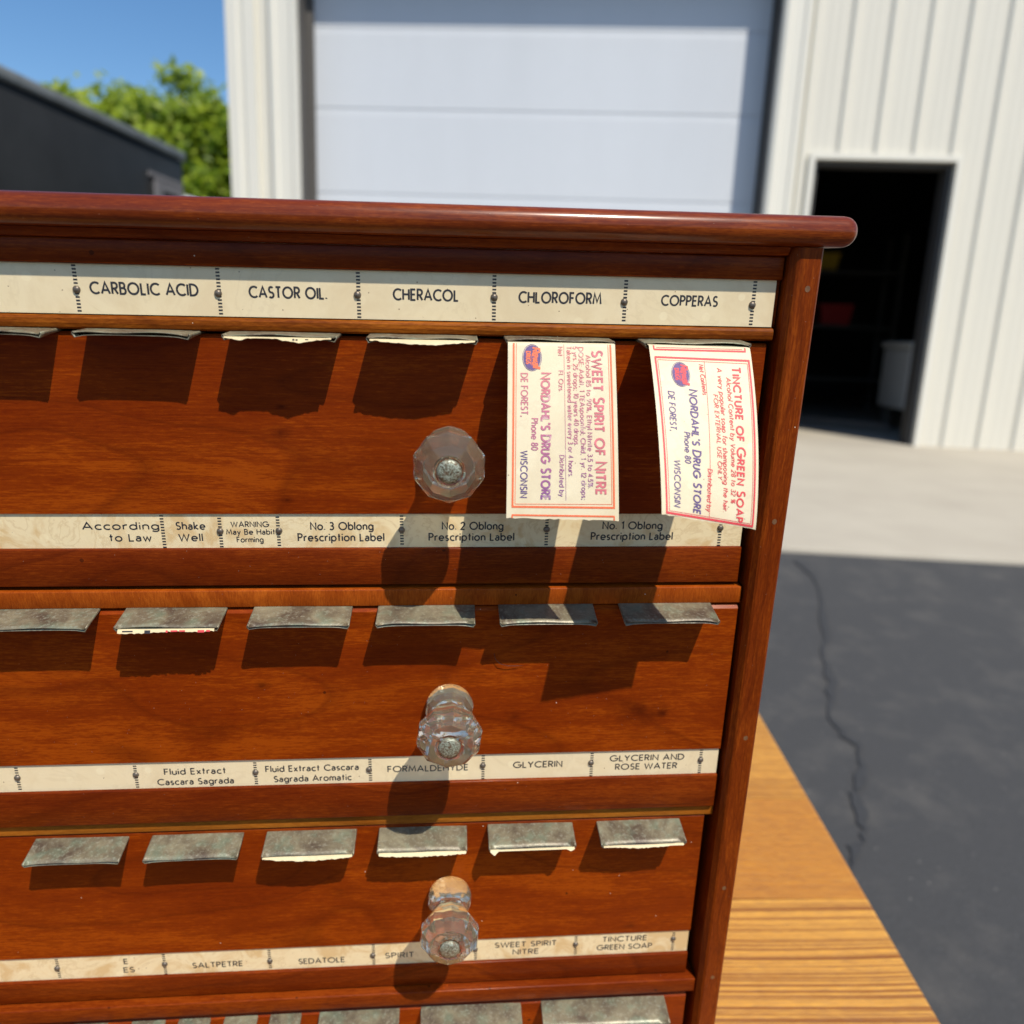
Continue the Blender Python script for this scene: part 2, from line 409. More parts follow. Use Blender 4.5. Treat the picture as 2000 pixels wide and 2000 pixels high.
def concrete_mat():
    m, t, b = new_mat("concrete")
    v = obj_coord(t, False)
    n1 = noise(t, v, 2.2, 5, 0.6); n2 = noise(t, v, 180, 3, 0.7)
    c = ramp(t, n1.outputs[0], [(0.3, (0.36, 0.325, 0.265)), (0.7, (0.43, 0.395, 0.325))]).outputs[0]
    c = mix(t, c, (0.34, 0.31, 0.25), math_n(t, 'MULTIPLY', n2.outputs[0], 0.35))
    t.links.new(c, b.inputs["Base Color"]); b.inputs["Roughness"].default_value = 0.8
    return m
CONC = concrete_mat()
g = MB(); g.box(-2.9, 9.0, 2.8, 12.4, -0.25, 0.0, bev=0.012, seg=2)
o = g.build("concrete_pad", CONC); o['kind'] = "structure"
g = MB(); g.grid([[(-200, y, -0.012) for y in (11.5, 300)], [(-2.95, y, -0.012) for y in (11.5, 300)]], smooth=False)
o = g.build("grass_field", plain("grass", (0.055, 0.10, 0.018), 0.9, vary=0.4, scale=3)); o['kind'] = "structure"

# ------------------------------------------------------------------ garage building
WY = 6.2
def metal_paint(name, col):
    m, t, b = new_mat(name)
    v = obj_coord(t, False)
    n1 = noise(t, mapping(t, v, (1.5, 1.5, 0.35)), 1.0, 4, 0.6); n2 = noise(t, v, 14, 4, 0.6)
    c = ramp(t, n1.outputs[0], [(0.3, tuple(x * 0.93 for x in col)), (0.7, col)]).outputs[0]
    c = mix(t, c, tuple(x * 0.90 for x in col), math_n(t, 'MULTIPLY', n2.outputs[0], 0.4))
    t.links.new(c, b.inputs["Base Color"]); b.inputs["Roughness"].default_value = 0.42
    return m
SIDING = metal_paint("cream_siding", (0.70, 0.675, 0.59))
TRIM = metal_paint("cream_trim", (0.74, 0.72, 0.64))
DOORP = metal_paint("white_door_paint", (0.60, 0.635, 0.685))
SEAL = plain("grey_vinyl", (0.085, 0.080, 0.075), 0.6)
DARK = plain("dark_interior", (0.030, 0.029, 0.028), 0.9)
bld = thing("garage_building", "cream metal sided garage with a wide white overhead door and an open dark doorway", "garage", (0, WY, 0))
bld_inv = Matrix.Translation((0, -WY, 0))
def bpart(mb, name, m, parent=None):
    o = mb.build(name, m)
    for vtx in o.data.vertices: vtx.co.y -= WY
    o.parent = parent or bld
    return o
def siding(x0, x1, z0, z1, phase=0.0, pitch=0.265):
    """ribbed sheet: tall narrow ribs with two low ribs between them"""
    prof = []
    x = x0
    k = math.floor((x0 - phase) / pitch)
    prof.append((x0, 0.0))
    while phase + k * pitch < x1 + pitch:
        r = phase + k * pitch
        for dx, d in ((-.034, 0), (-.016, -.020), (.016, -.020), (.034, 0), (.090, 0), (.102, -.002), (.118, -.002), (.130, 0), (.145, 0), (.157, -.002), (.173, -.002), (.185, 0)):
            if x0 < r + dx < x1: prof.append((r + dx, d))
        k += 1
    prof.append((x1, 0.0))
    mb = MB()
    mb.grid([[(p[0], WY + p[1], z) for p in prof] for z in (z0, z1)], smooth=False)
    mb.grid([[(p[0], WY + 0.02, z) for p in prof] for z in (z0, z1)], smooth=False)
    return mb
TOPZ = 4.3
bpart(siding(-2.46, -2.36, 0, TOPZ, -2.50), "wall_siding", SIDING)
bpart(siding(1.56, 1.66, 0, TOPZ, 1.61), "wall_siding", SIDING)
bpart(siding(1.66, 2.74, 2.10, TOPZ, 1.61), "wall_siding", SIDING)
bpart(siding(2.74, 8.0, 0, TOPZ, 1.61), "wall_siding", SIDING)
bpart(siding(-2.36, 1.56, 3.69, TOPZ, 1.61), "wall_siding", SIDING)
# corner trim with a raised fold, and the casing round the overhead door
mb = MB(); mb.prism([(-2.68, WY - 0.035), (-2.60, WY - 0.035), (-2.585, WY - 0.02), (-2.56, WY - 0.02), (-2.545, WY - 0.04), (-2.46, WY - 0.04), (-2.46, WY + 0.03), (-2.64, WY + 0.03), (-2.64, WY + 0.2), (-2.68, WY + 0.2)], 'z', 0, TOPZ)
bpart(mb, "corner_trim", TRIM)
for x0, x1 in ((-2.36, -2.15), (1.37, 1.56)):
    mb = MB(); mb.prism([(x0, WY - 0.03), (x0 + .02, WY - 0.045), (x0 + .05, WY - 0.045), (x0 + .06, WY - 0.03), (x1 - .05, WY - 0.03), (x1 - .035, WY - 0.04), (x1, WY - 0.04), (x1, WY + 0.03), (x0, WY + 0.03)], 'z', 0, 3.61)
    bpart(mb, "door_casing", TRIM)
mb = MB(); mb.box(-2.36, 1.56, WY - 0.04, WY + 0.03, 3.61, 3.69); bpart(mb, "door_casing", TRIM)
for x0, x1 in ((-2.17, -2.15), (1.37, 1.39)):
    mb = MB(); mb.box(x0, x1, WY + 0.03, WY + 0.28, 0, 3.61); bpart(mb, "door_jamb", SEAL)
mb = MB(); mb.box(-2.17, 1.39, WY + 0.03, WY + 0.28, 3.40, 3.61); bpart(mb, "door_jamb", SEAL)
mb = MB(); mb.box(-2.15, -2.098, WY + 0.222, WY + 0.25, 0, 3.59); bpart(mb, "door_seal", SEAL)
mb = MB(); mb.box(1.345, 1.37, WY + 0.222, WY + 0.25, 0, 3.59); bpart(mb, "door_seal", SEAL)
# overhead door: sections with a tongue and groove line between them
DY = WY + 0.26
door = bpy.data.objects.new("overhead_door", None); scn.collection.objects.link(door); door.parent = bld
mb = MB(); z = -0.002
joints = [0.60, 1.205, 1.79, 2.415, 2.985, 3.62]
z0 = 0.0
prof = []
for zj in joints:
    prof += [(0.0, z0 + 0.002), (0, zj - 0.052), (0.0018, zj - 0.030), (0.0018, zj - 0.008), (0.008, zj - 0.003), (0.0, zj)]
    z0 = zj
mb.grid([[(x, DY + p[0], p[1]) for p in prof] for x in (-2.15, 1.37)], smooth=False)
mb.grid([[(x, DY + 0.05, p) for p in (0.0, 3.62)] for x in (-2.15, 1.37)], smooth=False)
bpart(mb, "door_panel", DOORP, door)
# doorway
mb = MB(); mb.box(1.66, 1.70, WY - 0.035, WY + 0.10, 0, 2.06); mb.box(2.70, 2.74, WY - 0.035, WY + 0.10, 0, 2.06); mb.box(1.66, 2.74, WY - 0.035, WY + 0.10, 2.06, 2.10)
bpart(mb, "doorway_frame", TRIM)
mb = MB(); mb.box(1.701, 1.735, WY + 0.02, WY + 0.16, 0.0, 2.03); mb.box(2.665, 2.699, WY + 0.02, WY + 0.16, 0.0, 2.03); mb.box(1.701, 2.699, WY + 0.02, WY + 0.16, 2.03, 2.058)
bpart(mb, "doorway_seal", plain("black_weatherstrip", (0.045, 0.043, 0.042), 0.6))
# interior shell and roof
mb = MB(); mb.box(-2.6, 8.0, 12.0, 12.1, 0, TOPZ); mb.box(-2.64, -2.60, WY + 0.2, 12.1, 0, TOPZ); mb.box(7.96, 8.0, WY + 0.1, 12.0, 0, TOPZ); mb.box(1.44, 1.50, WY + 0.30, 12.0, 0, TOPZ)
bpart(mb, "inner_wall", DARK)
mb = MB(); mb.box(-2.8, 8.1, WY - 0.12, 12.3, TOPZ, TOPZ + 0.12); bpart(mb, "roof", metal_paint("roof_metal", (0.45, 0.45, 0.44)))

# things standing in the dark doorway
plk = MB(); plk.box(-0.75, 0.75, -0.05, 0.05, 0, 0.04, bev=0.004)
o = tag(plk.build("wood_plank", plain("weathered_wood", (0.24, 0.19, 0.16), 0.8, scale=20), loc=(2.45, 7.95, 0.002)), "weathered plank lying on the floor just inside the dark doorway", "plank")
o.rotation_euler = (0, 0, rad(-38))
ch = thing("chest_freezer", "pale grey white chest on dark legs at the right side of the dark doorway", "chest", (3.40, 7.4, -0.06))
mb = MB(); mb.box(-0.44, 0.44, -0.3, 0.3, 0.26, 0.80, bev=0.03, seg=3); mb.build("body", plain("appliance_white", (0.55, 0.55, 0.54), 0.5), ch)
mb = MB(); mb.box(-0.46, 0.46, -0.32, 0.32, 0.803, 0.86, bev=0.02, seg=3); mb.build("lid", plain("appliance_lid", (0.6, 0.6, 0.58), 0.4), ch)
for sx in (-.36, .36):
    for sy in (-.24, .24):
        mb = MB(); mb.box(sx - .03, sx + .03, sy - .03, sy + .03, 0, 0.27); mb.build("leg", SEAL, ch)
sh = thing("metal_shelf", "dark steel shelf standing deep inside the dark doorway", "shelf", (2.9, 9.6, 0))
for zz in (0.35, 0.95, 1.55):
    mb = MB(); mb.box(-0.8, 0.8, -0.25, 0.25, zz, zz + 0.03); mb.build("board", SEAL, sh)
for sx in (-.78, .78):
    for sy in (-.23, .23):
        mb = MB(); mb.box(sx - .02, sx + .02, sy - .02, sy + .02, 0, 2.0); mb.build("post", SEAL, sh)
for nm, lab, cat, col, x, zz, sx, sz in (
    ("plastic_bin", "yellow plastic bin on the upper board of the dark shelf", "bin", (0.65, 0.42, 0.03), -0.05, 1.58, .16, .18),
    ("plastic_bin", "red plastic bin on the middle board of the dark shelf", "bin", (0.5, 0.03, 0.03), 0.15, 0.98, .18, .22),
    ("paint_bucket", "white bucket on the middle board of the dark shelf", "bucket", (0.7, 0.7, 0.68), -0.35, 0.98, .13, .28)):
    mb = MB()
    if nm == "paint_bucket":
        mb.grid([[(r * math.cos(a * math.pi / 8), r * math.sin(a * math.pi / 8), h) for a in range(16)] for r, h in ((.001, 0), (.11, 0), (.13, .27), (.137, .27), (.137, .29), (.001, .29))], close=True)
    else:
        mb.grid([[(sx * k * u, .15 * k * v2, h) for u, v2 in ((-1, -1), (1, -1), (1, 1), (-1, 1))] for k, h in ((.001, 0), (.85, 0), (1, sz), (1.06, sz), (1.06, sz + .02), (.96, sz + .02), (.82, .02), (.001, .02))], close=True, smooth=False)
    tag(mb.build(nm, plain(nm + "_plastic", col, 0.4), loc=(2.9 + x, 9.6, zz)), lab, cat)

# ------------------------------------------------------------------ behind, left: trailer, van, trees
CHAR = plain("charcoal_paint", (0.020, 0.022, 0.024), 0.6, vary=0.2, scale=4)
RAIL = plain("weathered_aluminium", (0.17, 0.19, 0.20), 0.5, vary=0.25, scale=5)
FRM = plain("grey_frame_paint", (0.20, 0.20, 0.22), 0.5)
tr = thing("cargo_trailer", "dark charcoal cargo trailer with pale top rail parked left of the garage", "trailer", (-5.6, 6.9, -0.02))
mb = MB(); mb.box(-1.15, 1.15, -2.2, 2.06, 0.45, 2.52, bev=0.03); mb.build("body", CHAR, tr)
mb = MB(); mb.box(-1.18, 1.18, -2.23, 2.09, 2.50, 2.60, bev=0.02); mb.build("top_rail", RAIL, tr)
fr = MB(); fr.box(1.151, 1.19, 1.40, 1.52, 0.6, 2.20); fr.box(1.151, 1.19, 1.83, 1.96, 0.6, 2.20); fr.box(1.151, 1.185, 1.52, 1.83, 2.10, 2.20); fr.box(1.151, 1.17, 1.30, 2.0, 2.215, 2.26)
fr.build("door_frame", FRM, tr)
mb = MB(); mb.box(1.152, 1.162, 1.521, 1.829, 0.62, 2.098); mb.build("side_door", plain("trailer_door", (0.075, 0.085, 0.085), 0.5), tr)
for sx in (-1.05, 1.05):
    for sy in (-0.5, 0.35):
        mb = MB()
        mb.grid([[(sx + dx, sy + r * math.cos(a * math.pi / 10), 0.36 + r * math.sin(a * math.pi / 10)) for a in range(20)] for dx, r in ((-.1, .001), (-.1, .2), (-.1, .33), (-.08, .36), (.08, .36), (.1, .33), (.1, .2), (.1, .001))], close=True)
        mb.build("wheel", plain("rubber", (0.02, 0.02, 0.02), 0.8), tr)
va = thing("white_van", "white van parked between the dark trailer and the garage corner", "van", (-5.75, 11.2, -0.02))
side = [(-3.0, 0.45), (2.0, 0.45), (2.05, 0.9), (1.95, 1.12), (1.35, 1.30), (0.93, 2.18), (0.72, 2.34), (0.40, 2.40), (-2.7, 2.40), (-2.95, 2.30)]
mb = MB(); mb.prism(side, 'y', -0.95, 0.95); mb.build("body", plain("white_van_paint", (0.78, 0.80, 0.82), 0.3, vary=0.04), va)
mb = MB(); mb.prism([(0.40, 1.38), (1.18, 1.38), (0.85, 2.05), (0.40, 2.05)], 'y', -0.962, -0.951); mb.build("side_window", plain("van_glass", (0.03, 0.035, 0.04), 0.1), va)
for sx in (-2.1, 1.25):
    for sy in (-0.85, 0.85):
        mb = MB()
        mb.grid([[(sx + r * math.cos(a * math.pi / 10), sy + dy, 0.36 + r * math.sin(a * math.pi / 10)) for a in range(20)] for dy, r in ((-.11, .001), (-.11, .2), (-.11, .33), (-.08, .36), (.08, .36), (.11, .33), (.11, .001))], close=True)
        mb.build("wheel", bpy.data.materials["rubber"], va)

def leaf_mat(name, a, b_, c):
    m, t, b = new_mat(name)
    gi = nd(t, "ShaderNodeNewGeometry")
    r = ramp(t, gi.outputs["Random Per Island"], [(0.0, a), (0.5, b_), (1.0, c)])
    t.links.new(r.outputs[0], b.inputs["Base Color"]); b.inputs["Roughness"].default_value = 0.5
    tl = nd(t, "ShaderNodeBsdfTranslucent"); t.links.new(r.outputs[0], tl.inputs[0])
    mx = nd(t, "ShaderNodeMixShader"); mx.inputs[0].default_value = 0.5
    t.links.new(b.outputs[0], mx.inputs[1]); t.links.new(tl.outputs[0], mx.inputs[2])
    t.links.new(mx.outputs[0], t.nodes["Material Output"].inputs[0])
    return m
LEAF = leaf_mat("maple_leaves", (0.13, 0.21, 0.012), (0.25, 0.35, 0.020), (0.40, 0.48, 0.03))
LEAF2 = leaf_mat("bush_leaves", (0.14, 0.21, 0.016), (0.24, 0.32, 0.03), (0.32, 0.38, 0.05))
BARK = plain("bark", (0.10, 0.075, 0.05), 0.9, vary=0.3, scale=12)
def tree(label, x, y, height, rx, rz, crown_z, leaf, clumps, per, size, seed, group=None, name="leafy_tree"):
    R = random.Random(seed)
    t = thing(name, label, "tree" if name == "leafy_tree" else "bush", (x, y, -0.02), group)
    tr_ = MB()
    if name == "leafy_tree":
        tr_.tube([(0, 0, -.1), (.05, 0, height * .2), (-.05, .08, height * .45), (.05, 0, height * .75)], [.3, .24, .17, .06], 10)
        for k in range(9):
            a = k * 2.4; h = height * (.25 + .05 * k)
            tr_.tube([(0, 0, h), (math.cos(a) * rx * .35, math.sin(a) * rx * .35, h + rz * .25), (math.cos(a) * rx * .75, math.sin(a) * rx * .75, h + rz * .4)], [.11, .07, .02], 6)
    else:
        for k in range(5):
            a = k * 1.3; tr_.tube([(0, 0, -.05), (math.cos(a) * rx * .5, math.sin(a) * rx * .5, height * .7)], [.04, .015], 6)
    tr_.build("trunk" if name == "leafy_tree" else "stem", BARK, t)
    cr = MB()
    for k in range(clumps):
        u = R.uniform(-1, 1); ph = R.uniform(0, 6.283); rr = R.uniform(.35, 1.0) ** .5
        lump = 1 + .18 * math.sin(3 * ph + seed) * math.cos(2.5 * u)
        q = math.sqrt(1 - u * u) * rr * lump
        c = Vector((q * math.cos(ph) * rx, q * math.sin(ph) * rx, crown_z + u * rr * rz * lump))
        cs = R.uniform(.11, .22) * rx
        for j in range(per):
            d = Vector((R.gauss(0, 1), R.gauss(0, 1), R.gauss(0, .8)))
            p = c + d * cs * .55
            n = Vector((R.gauss(.5, .8), R.gauss(-.8, .8), R.gauss(.9, .8))).normalized()
            a1 = n.orthogonal().normalized(); a1.rotate(Matrix.Rotation(R.uniform(0, 6.28), 3, n)); b1 = n.cross(a1)
            s = size * R.uniform(.6, 1.3)
            cr.face([p - a1 * s, p + b1 * s * .55, p + a1 * s, p - b1 * s * .55])
    cr.build("crown", leaf, t, fix=False)
    return t
tree("tall bright green tree nearest the garage corner, behind the dark trailer", -12.6, 26.5, 8.0, 3.2, 3.4, 4.6, LEAF, 260, 150, .17, 3)
tree("broad green tree behind the dark trailer, left of the tallest tree", -16.6, 27.5, 7.8, 3.4, 3.3, 4.7, LEAF, 220, 140, .18, 5)
tree("green tree partly behind the corner of the garage", -8.6, 29.0, 7.8, 3.0, 3.4, 4.5, LEAF, 200, 140, .18, 8)
tree("green tree at the far left edge of the picture", -25.5, 28.0, 8.0, 3.8, 3.3, 4.8, LEAF, 110, 110, .18, 11)
tree("round yellow green bush above the white van roof", -6.4, 15.2, 2.9, 0.75, 1.1, 2.05, LEAF2, 34, 130, .055, 21, name="leafy_bush")

# ------------------------------------------------------------------ oak table
def oak():
    m, t, b = new_mat("oak_planks")
    c = nd(t, "ShaderNodeTexCoord")
    at = nd(t, "ShaderNodeAttribute"); at.attribute_name = "seed"
    sc = nd(t, "ShaderNodeVectorMath", operation='SCALE'); sc.inputs[0].default_value = (3.1, 1.7, 0.6); t.links.new(at.outputs["Fac"], sc.inputs["Scale"])
    ad = nd(t, "ShaderNodeVectorMath", operation='ADD'); t.links.new(c.outputs["Object"], ad.inputs[0]); t.links.new(sc.outputs[0], ad.inputs[1])
    v = ad.outputs[0]
    wv = noise(t, mapping(t, v, (2.0, 4, 1)), 1.0, 2, 0.5)
    off = nd(t, "ShaderNodeVectorMath", operation='SCALE'); off.inputs["Scale"].default_value = 0.014; t.links.new(wv.outputs[1], off.inputs[0])
    v2 = nd(t, "ShaderNodeVectorMath", operation='ADD'); t.links.new(v, v2.inputs[0]); t.links.new(off.outputs[0], v2.inputs[1])
    n1 = noise(t, mapping(t, v2.outputs[0], (0.9, 400, 40)), 1.0, 4, 0.6, 0.1)
    n2 = noise(t, mapping(t, v, (60, 1100, 300)), 1.0, 3, 0.65)
    n3 = noise(t, mapping(t, v, (55, 160, 40)), 1.0, 4, 0.7, 1.2)
    stripe = ramp(t, n1.outputs[0], [(0.41, (1, 1, 1)), (0.47, (0.55, 0.55, 0.55)), (0.54, (0, 0, 0))])
    pore = ramp(t, n2.outputs[0], [(0.36, (1, 1, 1)), (0.48, (0, 0, 0))])
    base = ramp(t, n3.outputs[0], [(0.3, (0.40, 0.155, 0.016)), (0.55, (0.54, 0.235, 0.026)), (0.75, (0.66, 0.33, 0.045))]).outputs[0]
    # a plain flecked board next to strongly striped ones
    fr = nd(t, "ShaderNodeMath", operation='FRACT'); t.links.new(at.outputs["Fac"], fr.inputs[0])
    st = math_n(t, 'MULTIPLY', stripe.outputs[0], fr.outputs[0])
    col = mix(t, base, (0.20, 0.058, 0.006), math_n(t, 'MULTIPLY', st, 0.9))
    col = mix(t, col, (0.75, 0.42, 0.09), math_n(t, 'MULTIPLY', math_n(t, 'MULTIPLY', fr.outputs[0], 0.42), math_n(t, 'SUBTRACT', 1.0, stripe.outputs[0])))
    dk = nd(t, "ShaderNodeMapRange"); dk.inputs[1].default_value = 0.1; dk.inputs[2].default_value = 0.6; dk.inputs[3].default_value = 0.45; dk.inputs[4].default_value = 0.0
    t.links.new(fr.outputs[0], dk.inputs[0])
    col = mix(t, col, (0.40, 0.145, 0.018), dk.outputs[0])
    col = mix(t, col, (0.20, 0.065, 0.010), math_n(t, 'MULTIPLY', pore.outputs[0], 0.40))
    t.links.new(col, b.inputs["Base Color"]); b.inputs["Roughness"].default_value = 0.38
    b.inputs["Coat Weight"].default_value = 0.3; b.inputs["Coat Roughness"].default_value = 0.2
    bp = nd(t, "ShaderNodeBump"); bp.inputs["Strength"].default_value = 0.35; bp.inputs["Distance"].default_value = 0.0012; bp.invert = True
    t.links.new(math_n(t, 'ADD', stripe.outputs[0], pore.outputs[0]), bp.inputs["Height"]); t.links.new(bp.outputs[0], b.inputs["Normal"])
    return m
OAK = oak()
TABLE_Z = -0.53
tb = leaning(thing("oak_table", "low golden oak plank table the wooden label cabinet stands on", "table", (0, 0, TABLE_Z)))
top = MB()
seams = [-0.28, -0.13, 0.054, 0.1875, 0.321, 0.454, 0.60]
sd = [1.9, 2.8, 3.95, 4.12, 5.62, 6.7]
for i in range(6):
    y0, y1 = seams[i] + 0.0003, seams[i + 1] - 0.0003
    def edge(e, i=i):
        up = all(v.co.z > -0.001 for v in e.verts); xs_ = [v.co.x for v in e.verts]
        return up and abs(xs_[0] - 0.361) < 1e-4 and abs(xs_[1] - 0.361) < 1e-4
    top.box(-1.0, 0.361, y0, y1, -0.026, 0.0, bev=0.004, seg=3, only=edge, seed=sd[i])
tt = top.build("tabletop", OAK, tb)
tt.data.polygons.foreach_set("use_smooth", [False] * len(tt.data.polygons))
ap = MB(); ap.box(-0.95, 0.31, -0.23, -0.21, -0.105, -0.027); ap.box(-0.95, 0.31, 0.53, 0.55, -0.105, -0.027); ap.box(0.29, 0.31, -0.21, 0.53, -0.105, -0.027); ap.box(-0.95, -0.93, -0.21, 0.53, -0.105, -0.027)
ap.build("apron", wood("oak_apron", (0.2, 0.08, 0.012), (0.36, 0.16, 0.025), (0.46, 0.22, 0.04)), tb)
for sx in (-0.93, 0.28):
    for sy in (-0.20, 0.50):
        mb = MB(); mb.box(sx - .0, sx + .05, sy, sy + .05, -0.458, -0.106, bev=0.004); mb.build("leg", bpy.data.materials["oak_apron"], tb)
tb.rotation_euler = (0, 0, rad(-3.05))

# ------------------------------------------------------------------ lettering: a geometric stroke alphabet
def A(cx, cy, rx, ry, a0, a1, n=None):
    n = n or max(3, int(abs(a1 - a0) / 18))
    return [(cx + rx * math.cos(rad(a0 + (a1 - a0) * i / n)), cy + ry * math.sin(rad(a0 + (a1 - a0) * i / n))) for i in range(n + 1)]
X = 0.66
G = {
 'A': (.78, [[(0, 0), (.39, 1), (.78, 0)], [(.13, .32), (.65, .32)]]),
 'B': (.52, [[(0, .53), (0, 1)] + [(.25, 1)] + A(.25, .765, .2, .235, 90, -90) + [(0, .53)], [(0, .53), (.27, .53)] + A(.27, .265, .25, .265, 90, -90) + [(0, 0), (0, .53)]]),
 'C': (.80, [A(.5, .5, .5, .5, 48, 312)]),
 'D': (.72, [[(0, 0), (0, 1), (.22, 1)] + A(.22, .5, .5, .5, 90, -90) + [(0, 0)]]),
 'E': (.46, [[(.46, 1), (0, 1), (0, 0), (.46, 0)], [(0, .52), (.42, .52)]]),
 'F': (.44, [[(.44, 1), (0, 1), (0, 0)], [(0, .52), (.40, .52)]]),
 'G': (.96, [A(.5, .5, .5, .5, 48, 355) + [(.96, .47), (.56, .47)]]),
 'H': (.64, [[(0, 0), (0, 1)], [(.64, 0), (.64, 1)], [(0, .52), (.64, .52)]]),
 'I': (.0, [[(0, 0), (0, 1)]]),
 'J': (.3, [[(.3, 1), (.3, .2)] + A(.15, .2, .15, .2, 0, -180)]),
 'K': (.56, [[(0, 0), (0, 1)], [(.54, 1), (.02, .5), (.56, 0)]]),
 'L': (.42, [[(0, 1), (0, 0), (.42, 0)]]),
 'M': (.88, [[(0, 0), (.12, 1), (.44, .18), (.76, 1), (.88, 0)]]),
 'N': (.66, [[(0, 0), (0, 1), (.66, 0), (.66, 1)]]),
 'O': (1.0, [A(.5, .5, .5, .5, 90, 450)]),
 'P': (.50, [[(0, 0), (0, 1), (.24, 1)] + A(.24, .74, .26, .26, 90, -90) + [(0, .48)]]),
 'R': (.52, [[(0, 0), (0, 1), (.24, 1)] + A(.24, .74, .26, .26, 90, -90) + [(0, .48)], [(.22, .48), (.52, 0)]]),
 'S': (.50, [A(.26, .745, .22, .255, 38, 270) + A(.25, .245, .25, .245, 90, -142)[1:]]),
 'T': (.54, [[(0, 1), (.54, 1)], [(.27, 1), (.27, 0)]]),
 'U': (.58, [[(0, 1), (0, .29)] + A(.29, .29, .29, .29, 180, 360) + [(.58, 1)]]),
 'V': (.70, [[(0, 1), (.35, 0), (.70, 1)]]),
 'W': (1.06, [[(0, 1), (.26, 0), (.53, .95), (.80, 0), (1.06, 1)]]),
 'X': (.6, [[(0, 0), (.6, 1)], [(0, 1), (.6, 0)]]),
 'Y': (.62, [[(0, 1), (.31, .48), (.62, 1)], [(.31, .48), (.31, 0)]]),
 'Z': (.56, [[(0, 1), (.56, 1), (0, 0), (.56, 0)]]),
 'a': (.44, [[(.03, .56)] + A(.22, .45, .20, .20, 125, 0, 7) + [(.42, 0)], A(.21, .19, .21, .19, 0, 360)]),
 'b': (.56, [A(.28, X / 2, .28, X / 2, 180, 540), [(0, 1.06), (0, 0)]]),
 'c': (.46, [A(.3, X / 2, .3, X / 2, 50, 310)]),
 'd': (.56, [A(.28, X / 2, .28, X / 2, 0, 360), [(.56, 1.06), (.56, 0)]]),
 'e': (.58, [[(.02, X / 2), (.58, X / 2)] + A(.29, X / 2, .29, X / 2, 0, 315)]),
 'f': (.28, [A(.30, .86, .17, .18, 80, 180) + [(.13, 0)], [(0, X), (.28, X)]]),
 'g': (.56, [A(.28, X / 2, .28, X / 2, 0, 360), [(.56, X), (.56, -.08)] + A(.28, -.08, .28, .22, 0, -150)]),
 'h': (.48, [[(0, 1.06), (0, 0)], [(0, .40)] + A(.24, .42, .24, .24, 180, 0) + [(.48, 0)]]),
 'i': (.0, [[(0, 0), (0, X)], [(0, .86), (0, .99)]]),
 'k': (.46, [[(0, 1.06), (0, 0)], [(.42, X), (.02, .3), (.46, 0)]]),
 'l': (.0, [[(0, 1.06), (0, 0)]]),
 'm': (.80, [[(0, X), (0, 0)], [(0, .42)] + A(.2, .44, .2, .22, 180, 0) + [(.4, 0)], [(.4, .42)] + A(.6, .44, .2, .22, 180, 0) + [(.8, 0)]]),
 'n': (.46, [[(0, X), (0, 0)], [(0, .40)] + A(.23, .42, .23, .24, 180, 0) + [(.46, 0)]]),
 'o': (.60, [A(.30, X / 2, .30, X / 2, 90, 450)]),
 'p': (.56, [A(.28, X / 2, .28, X / 2, 180, 540), [(0, X), (0, -.34)]]),
 'r': (.28, [[(0, X), (0, 0)], [(0, .36)] + A(.26, .38, .26, .28, 180, 75)]),
 's': (.34, [A(.17, .49, .155, .17, 40, 270) + A(.17, .16, .17, .16, 90, -145)[1:]]),
 't': (.30, [[(.14, .98), (.14, 0)], [(0, X), (.30, X)]]),
 'u': (.46, [[(0, X), (0, .24)] + A(.23, .24, .23, .24, 180, 360) + [(.46, X)], [(.46, .3), (.46, 0)]]),
 'v': (.46, [[(0, X), (.23, 0), (.46, X)]]),
 'w': (.74, [[(0, X), (.18, 0), (.37, X * .9), (.56, 0), (.74, X)]]),
 'x': (.42, [[(0, 0), (.42, X)], [(0, X), (.42, 0)]]),
 'y': (.48, [[(0, X), (.24, .04)], [(.48, X), (.10, -.34)]]),
 'z': (.4, [[(0, X), (.4, X), (0, 0), (.4, 0)]]),
 '0': (.52, [A(.26, .5, .26, .5, 90, 450)]), '1': (.2, [[(0, .82), (.2, 1), (.2, 0)]]),
 '2': (.5, [A(.25, .72, .24, .28, 165, -20) + [(0, 0), (.5, 0)]]),
 '3': (.46, [A(.2, .76, .22, .24, 140, -80) + A(.2, .26, .26, .26, 85, -145)]),
 '4': (.54, [[(.40, 0), (.40, 1), (0, .26), (.54, .26)]]),
 '5': (.46, [[(.44, 1), (.1, 1), (.04, .56)] + A(.21, .31, .25, .31, 118, -150)]),
 '8': (.48, [A(.24, .76, .2, .24, -90, 270), A(.24, .26, .24, .26, 90, 450)]),
 '9': (.5, [A(.25, .72, .25, .28, -30, 330) + [(.12, 0)]]),
 '.': (.02, [[(0, 0), (.02, .1)]]), ',': (.1, [[(.1, .1), (.02, -.16)]]), "'": (.06, [[(.06, 1), (.02, .74)]]),
 ':': (.02, [[(0, 0), (.02, .1)], [(0, .5), (.02, .6)]]), ';': (.1, [[(.1, .1), (.02, -.16)], [(.08, .5), (.1, .6)]]),
 '%': (.8, [A(.17, .77, .17, .22, 0, 360), A(.63, .23, .17, .22, 0, 360), [(.14, 0), (.66, 1)]]),
}
LIFT = 0.00006
